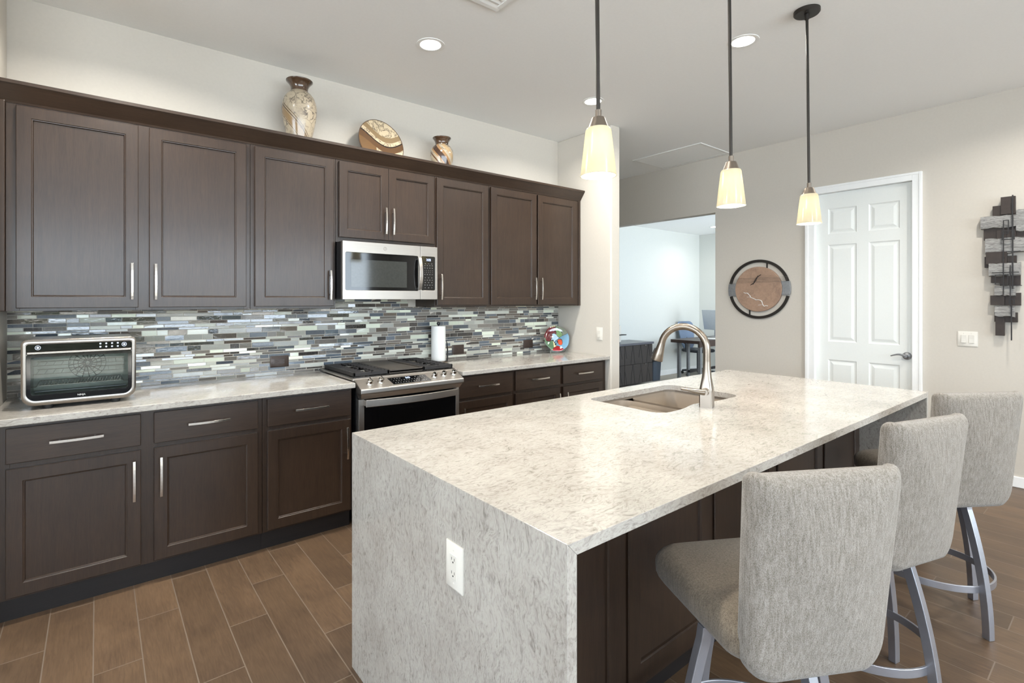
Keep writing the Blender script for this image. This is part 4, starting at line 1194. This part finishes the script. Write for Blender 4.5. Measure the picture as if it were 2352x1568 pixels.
# ------------------------------------------------------------------ wall clock
cy, czz = 2.495, 1.545; xf = XR - .016
t = thing('wall_clock', 'round copper wall clock in a black ring beside the opening', 'clock', (XR, cy, czz))
# in the wall's plane: u = towards the left of the picture (+y), w = up
b = B(); s_ = [(-.014, xf - .004), (.014, xf - .004), (.014, xf + .008), (-.014, xf + .008)]
b.ring(.299, s_, (0, cy, czz), 48, 'x', math.radians(12), math.radians(165)); b.ring(.299, s_, (0, cy, czz), 48, 'x', math.radians(194), math.radians(345))
b.box(xf - .002, xf + .004, cy - .095, cy - .082, czz + .22, czz + .29); b.box(xf - .002, xf + .004, cy + .082, cy + .095, czz - .29, czz - .22)
obj('ring', b, 'dark_bronze', t, smooth=35)
b = B(); b.lathe([(.238, XR), (.238, xf - .009), (.234, xf - .012)], (0, cy, czz), 72, 'x'); f = obj('face', b, 'patinated_copper', t, smooth=35)
for a0, a1, zz0, zz1, inn in ((1, 1, -.072, .062, .225), (-1, -1, -.062, .078, .225)):
    b = B(); zs_ = [zz0 + (zz1 - zz0) * i / 6 for i in range(7)]
    pts = [(cy + a0 * math.sqrt(.318 ** 2 - z_ ** 2), czz + z_) for z_ in zs_] + [(cy + a0 * math.sqrt(.240 ** 2 - z_ ** 2), czz + z_) for z_ in zs_[::-1]]
    b.prism(pts, 'x', xf - .006, xf + .010); obj('side_plate', b, 'slate_metal', t, .0015)
for i, z_ in enumerate((.118, .103, .088, .074)):
    b = B(); b.tube([(xf - .013, cy + .292, czz + z_ - .006), (xf - .013, cy - .292, czz + z_ + .004)], .0012, 6); obj('wire', b, 'wire_steel', t, smooth=True)
b = B()
def cc(x, y): return (xf - .0165, cy - (x - 785) / 645 * .3135, czz - (y - 795) / 645 * .3135)
def hand(p, q, bow):
    P0, P1 = Vector(cc(*p)), Vector(cc(*q)); d_ = P1 - P0; nn = Vector((0, -d_.z, d_.y)).normalized()
    b.tube([P0 + d_ * (i / 10) + nn * bow * math.sin(PI * i / 10) for i in range(11)], [.0034 - .0012 * abs(i - 3) / 7 for i in range(11)], 8)
hand((635, 705), (790, 500), .016); obj('hand', b, 'black_iron', t, smooth=True)
b = B(); hand((858, 480), (695, 692), .016); obj('hand', b, 'black_iron', t, smooth=True)
b = B(); P = [(488, 862), (510, 878), (570, 880), (600, 915), (625, 940), (632, 968), (660, 985), (700, 998), (750, 1030), (800, 1025), (850, 1040), (872, 1060), (885, 1110), (905, 1150), (920, 1165), (955, 1152), (1000, 1158)]
b.tube([(xf - .0125, *cc(*p)[1:]) for p in P], [.003 + .0012 * ((i * 7) % 3) / 2 for i in range(len(P))], 6); b.tube([(xf - .0125, *cc(*p)[1:]) for p in ((560, 968), (632, 962))], .0015, 6); b.tube([(xf - .0125, *cc(*p)[1:]) for p in ((795, 1145), (890, 1132))], .0015, 6)
obj('crack_inlay', b, 'print_white', f)

# ------------------------------------------------------------------ wall sculpture
t = thing('wall_sculpture', 'tall abstract wall sculpture of stacked brown and grey blocks', 'wall art', (XR, .65, 1.12))
DK = [(.675, .597, 2.087, 2.221, 3), (.722, .641, 2.074, 2.16, 2), (.773, .633, 1.899, 1.992, 1), (.633, .594, 1.957, 2.003, 1), (.594, .49, 1.897, 1.954, 1), (.7, .594, 1.891, 1.969, 2), (.757, .641, 1.709, 1.804, 3), (.769, .594, 1.685, 1.77, 1),
      (.733, .683, 1.565, 1.616, 1), (.683, .573, 1.54, 1.622, 1), (.734, .656, 1.391, 1.466, 2), (.656, .571, 1.389, 1.486, 1), (.714, .588, 1.261, 1.336, 1), (.706, .656, 1.156, 1.31, 2)]
GR = [(.594, .51, 2.052, 2.123, 1), (.788, .50, 1.985, 2.085, 2), (.594, .50, 1.948, 2.002, 2), (.762, .50, 1.790, 1.912, 2), (.74, .569, 1.614, 1.715, 3), (.707, .597, 1.461, 1.543, 3), (.706, .6, 1.301, 1.383, 3)]
for y1, y0, z0, z1, l in DK:
    obj('brown_block', B().box(XR - .014 - .016 * l, XR - .006 - .012 * (l - 1), y0, y1, z0, z1), 'sculpture_brown', t, .001)
rnd = random.Random(5)
for y1, y0, z0, z1, l in GR:
    b = B(); rings = []; N = 9
    for i in range(N):
        y = y0 + (y1 - y0) * i / (N - 1); j = rnd.uniform(-.005, .005); k = rnd.uniform(-.004, .004)
        x_b, x_f = XR - .006 - .012 * (l - 1), XR - .020 - .018 * l
        rings.append([(x_b, y, z0 + j), (x_f, y, z0 + .006 + j), (x_f - .004, y, (z0 + z1) / 2), (x_f, y, z1 - .006 + k), (x_b, y, z1 + k)])
    b.loft(rings); obj('grey_block', b, 'carved_grey_bark', t)
b = B(); xr_ = XR - .085
for y1, y0, z0, z1 in ((.612, .604, 1.515, 2.225), (.66, .654, 1.468, 1.942), (.623, .618, 1.382, 1.697), (.618, .611, 1.125, 1.39)): b.box(xr_ - .006, xr_, y0, y1, z0, z1)
def sqr(y1, y0, z0, z1, w=.006):
    b.box(xr_ - .0052, xr_ - .0008, y0, y1, z0, z0 + w); b.box(xr_ - .0052, xr_ - .0008, y0, y1, z1 - w, z1); b.box(xr_ - .0058, xr_ - .0003, y0 + .0002, y0 + w, z0 + .0003, z1 - .0003); b.box(xr_ - .0058, xr_ - .0003, y1 - w, y1 - .0002, z0 + .0003, z1 - .0003)
sqr(.704, .63, 1.549, 1.626); sqr(.63, .597, 1.401, 1.438); sqr(.667, .597, 1.888, 1.958); sqr(.66, .627, 1.935, 2.04)
b.box(xr_ - .0064, xr_ + .0004, .575, .72, 1.638, 1.644); b.box(xr_ - .0064, xr_ + .0004, .56, .65, 1.538, 1.543); b.box(xr_ - .0064, xr_ + .0004, .567, .65, 1.795, 1.801)
for (y, z) in ((.608, 2.15), (.608, 1.65), (.615, 1.30), (.657, 1.75)): b.box(xr_, XR - .03, y - .003, y + .003, z, z + .006)
obj('rod', b, 'black_iron', t)

# ------------------------------------------------------------------ office furniture
t = thing('credenza', 'dark grey low credenza with carved criss-cross drawer fronts in office', 'credenza', (6.7, 5.28, 0))
obj('carcass', B().box(5.93, 7.44, 5.07, 5.53, .06, .695), 'credenza_wood', t)
obj('top', B().box(5.92, 7.45, 5.03, 5.535, .695, .73), 'credenza_top', t, .003)
for i in range(2):
    for j in range(2):
        x0, x1 = 5.94 + i * .75, 5.94 + i * .75 + .742; z0, z1 = (.07, .38) if j == 0 else (.386, .69)
        obj('drawer', B().box(x0, x1, 5.05, 5.07, z0, z1), 'credenza_wood', t, .001)
        d = t.children[-1]
        bb = B(); up = j
        for k in range(7):
            xa = x0 + .05 + k * .105; lean = .05 if k % 2 else -.05
            bot, top_ = (z0 + .0, z1) if k % 3 else ((z0 + .1, z1) if up else (z0, z1 - .1))
            bb.loft([[(xa - .004, 5.0485, bot), (xa + .004, 5.0485, bot), (xa + .004, 5.051, bot), (xa - .004, 5.051, bot)], [(xa + lean - .004, 5.0485, top_), (xa + lean + .004, 5.0485, top_), (xa + lean + .004, 5.051, top_), (xa + lean - .004, 5.051, top_)]])
        obj('carved_groove', bb, 'gap_black', d)
        b = B(); b.box((x0 + x1) / 2 - .02, (x0 + x1) / 2 + .02, 5.035, 5.05, z1 - .016, z1 - .004)
        if True:
            m_ = x1 - .2; b = B(); b.box(m_ - .022, m_ + .022, 5.036, 5.05, z1 - .016, z1 - .002)
        obj('pull', b, 'chrome', d)
t = thing('printer', 'white office printer with dark paper tray on the credenza', 'printer', (6.60, 5.30, .73))
obj('body', B().box(6.32, 6.72, 5.14, 5.48, .745, 1.02), 'white_plastic', t, .015)
obj('paper_tray', B().box(6.38, 6.80, 5.10, 5.40, .86, .875), 'black_plastic', t, .003)
obj('base', B().box(6.34, 6.70, 5.15, 5.47, .73, .747), 'bin_plastic', t, .004)
t = thing('waste_bin', 'blue-grey waste bin on the carpet beside the credenza', 'waste bin', (7.86, 5.33, .004))
b = B(); b.loft([[(7.86 + u * .84, 5.33 + v * .84, .004) for u, v in rrect(.125, .10, .03, 4)], [(7.86 + u, 5.33 + v, .36) for u, v in rrect(.125, .10, .03, 4)], [(7.86 + u * .96, 5.33 + v * .96, .36) for u, v in rrect(.125, .10, .03, 4)], [(7.86 + u * .8, 5.33 + v * .8, .02) for u, v in rrect(.125, .10, .03, 4)]])
obj('body', b, 'bin_plastic', t, smooth=35)
b = B(); b.loft([[(7.86 + u * 1.02, 5.33 + v * 1.02, .345) for u, v in rrect(.125, .10, .03, 4)], [(7.86 + u * 1.02, 5.33 + v * 1.02, .372) for u, v in rrect(.125, .10, .03, 4)], [(7.86 + u * .93, 5.33 + v * .93, .372) for u, v in rrect(.125, .10, .03, 4)]], cap=False); obj('liner_rim', b, 'black_plastic', t)
t = thing('office_desk', 'dark wood desk on slim metal legs in the office', 'desk', (8.35, 4.75, 0))
obj('top', B().box(7.86, 9.50, 4.45, 4.98, .70, .752), 'desk_wood', t, .003)
obj('apron', B().box(7.862, 9.498, 4.4505, 4.47, .645, .70), 'desk_wood', t)
for lx in (8.00, 9.35):
    for ly in (4.50, 4.88):
        obj('leg', B().box(lx - .025, lx + .025, ly, ly + .05, .03, .70), 'slate_metal', t, .003)
    obj('foot_bar', B().box(lx - .03, lx + .03, 4.40, 5.02, .004, .034), 'black_iron', t, .004)
obj('leg', B().box(8.22, 8.27, 4.86, 4.90, .03, .70), 'slate_metal', t, .003)
obj('stretcher', B().box(7.96, 9.4, 4.68, 4.72, .20, .24), 'black_iron', t)
def sheets(x, y, rz, n, label):
    tt = thing('paper_stack', label, 'papers', (x, y, .752), rz)
    b = B()
    for i in range(n): b.box(-.11 + .004 * (i % 3), .11 + .004 * (i % 3), -.15, .15, .0002 + i * .0025, .0024 + i * .0025)
    obj('sheet', b, 'paper_white', tt, local=True)
sheets(8.48, 4.62, .3, 5, 'loose white paper stack on the office desk')
t = thing('computer_monitor', 'thin silver computer monitor standing on the office desk', 'monitor', (8.98, 4.76, .752), math.radians(66))
b = B(); b.box(-.30, .30, -.012, .012, .13, .50); b.bm.transform(Matrix.Rotation(math.radians(-9), 4, 'X')); obj('panel', b, 'screen_back', t, .004, local=True)
b = B(); b.box(-.285, .285, -.0135, -.0115, .15, .487); b.bm.transform(Matrix.Rotation(math.radians(-9), 4, 'X')); obj('screen', b, 'screen_lit', t, local=True)
b = B(); b.box(-.035, .035, .01, .02, .0, .30); b.box(-.11, .11, -.08, .12, .0, .008); obj('stand', b, 'silver_paint', t, .003, local=True)
t = thing('office_chair', 'blue-grey mesh office chair with black arms behind the desk', 'office chair', (9.06, 5.16, .004), math.radians(172))
b = B(); b.cushion(rrect(.24, .23, .09, 6), .06, .028, lambda a, bb, c: (a, bb + .0, .47 + c)); obj('seat', b, 'chair_black', t, local=True, smooth=60)
b = B(); b.cushion(rrect(.23, .27, .10, 6, 0, 0, .16), .03, .013, lambda a, bb, c: (a * (.72 + .28 * (bb + .27) / .54), -.23 - .10 * (bb + .27) / .54 + .5 * a * a - c, .74 + bb)); obj('backrest', b, 'office_mesh', t, local=True, smooth=60)
b = B(); b.lathe([(.025, .06), (.025, .44), (.05, .445)], (0, 0, 0), 16)
for k in range(5):
    a = 2 * PI * k / 5; b.tube([(0, 0, .10), (.30 * math.cos(a), .30 * math.sin(a), .065)], [.026, .018], 8)
obj('base', b, 'chair_black', t, local=True, smooth=True)
for k in range(5):
    a = 2 * PI * k / 5; b = B(); b.lathe([(.026, -.012), (.028, -.008), (.028, .008), (.026, .012)], (0, 0, 0), 16, 'x'); b.bm.transform(Matrix.Translation((.30 * math.cos(a), .30 * math.sin(a), .028)) @ Matrix.Rotation(a + 1.2, 4, 'Z')); obj('caster', b, 'rubber', t, local=True, smooth=True)
for s in (-1, 1):
    b = B(); b.tube([(s * .23, -.06, .45), (s * .29, -.05, .46), (s * .30, -.04, .60), (s * .295, -.12, .635)], .014, 8); b.box(s * .295 - .035, s * .295 + .035, -.16, .10, .64, .665); obj('armrest', b, 'chair_black', t, .004, local=True, smooth=35)
b = B(); b.tube([(0, -.05, .46), (0, -.20, .46), (0, -.25, .56), (0, -.27, .70)], .02, 8); obj('spine', b, 'chair_black', t, local=True, smooth=True)
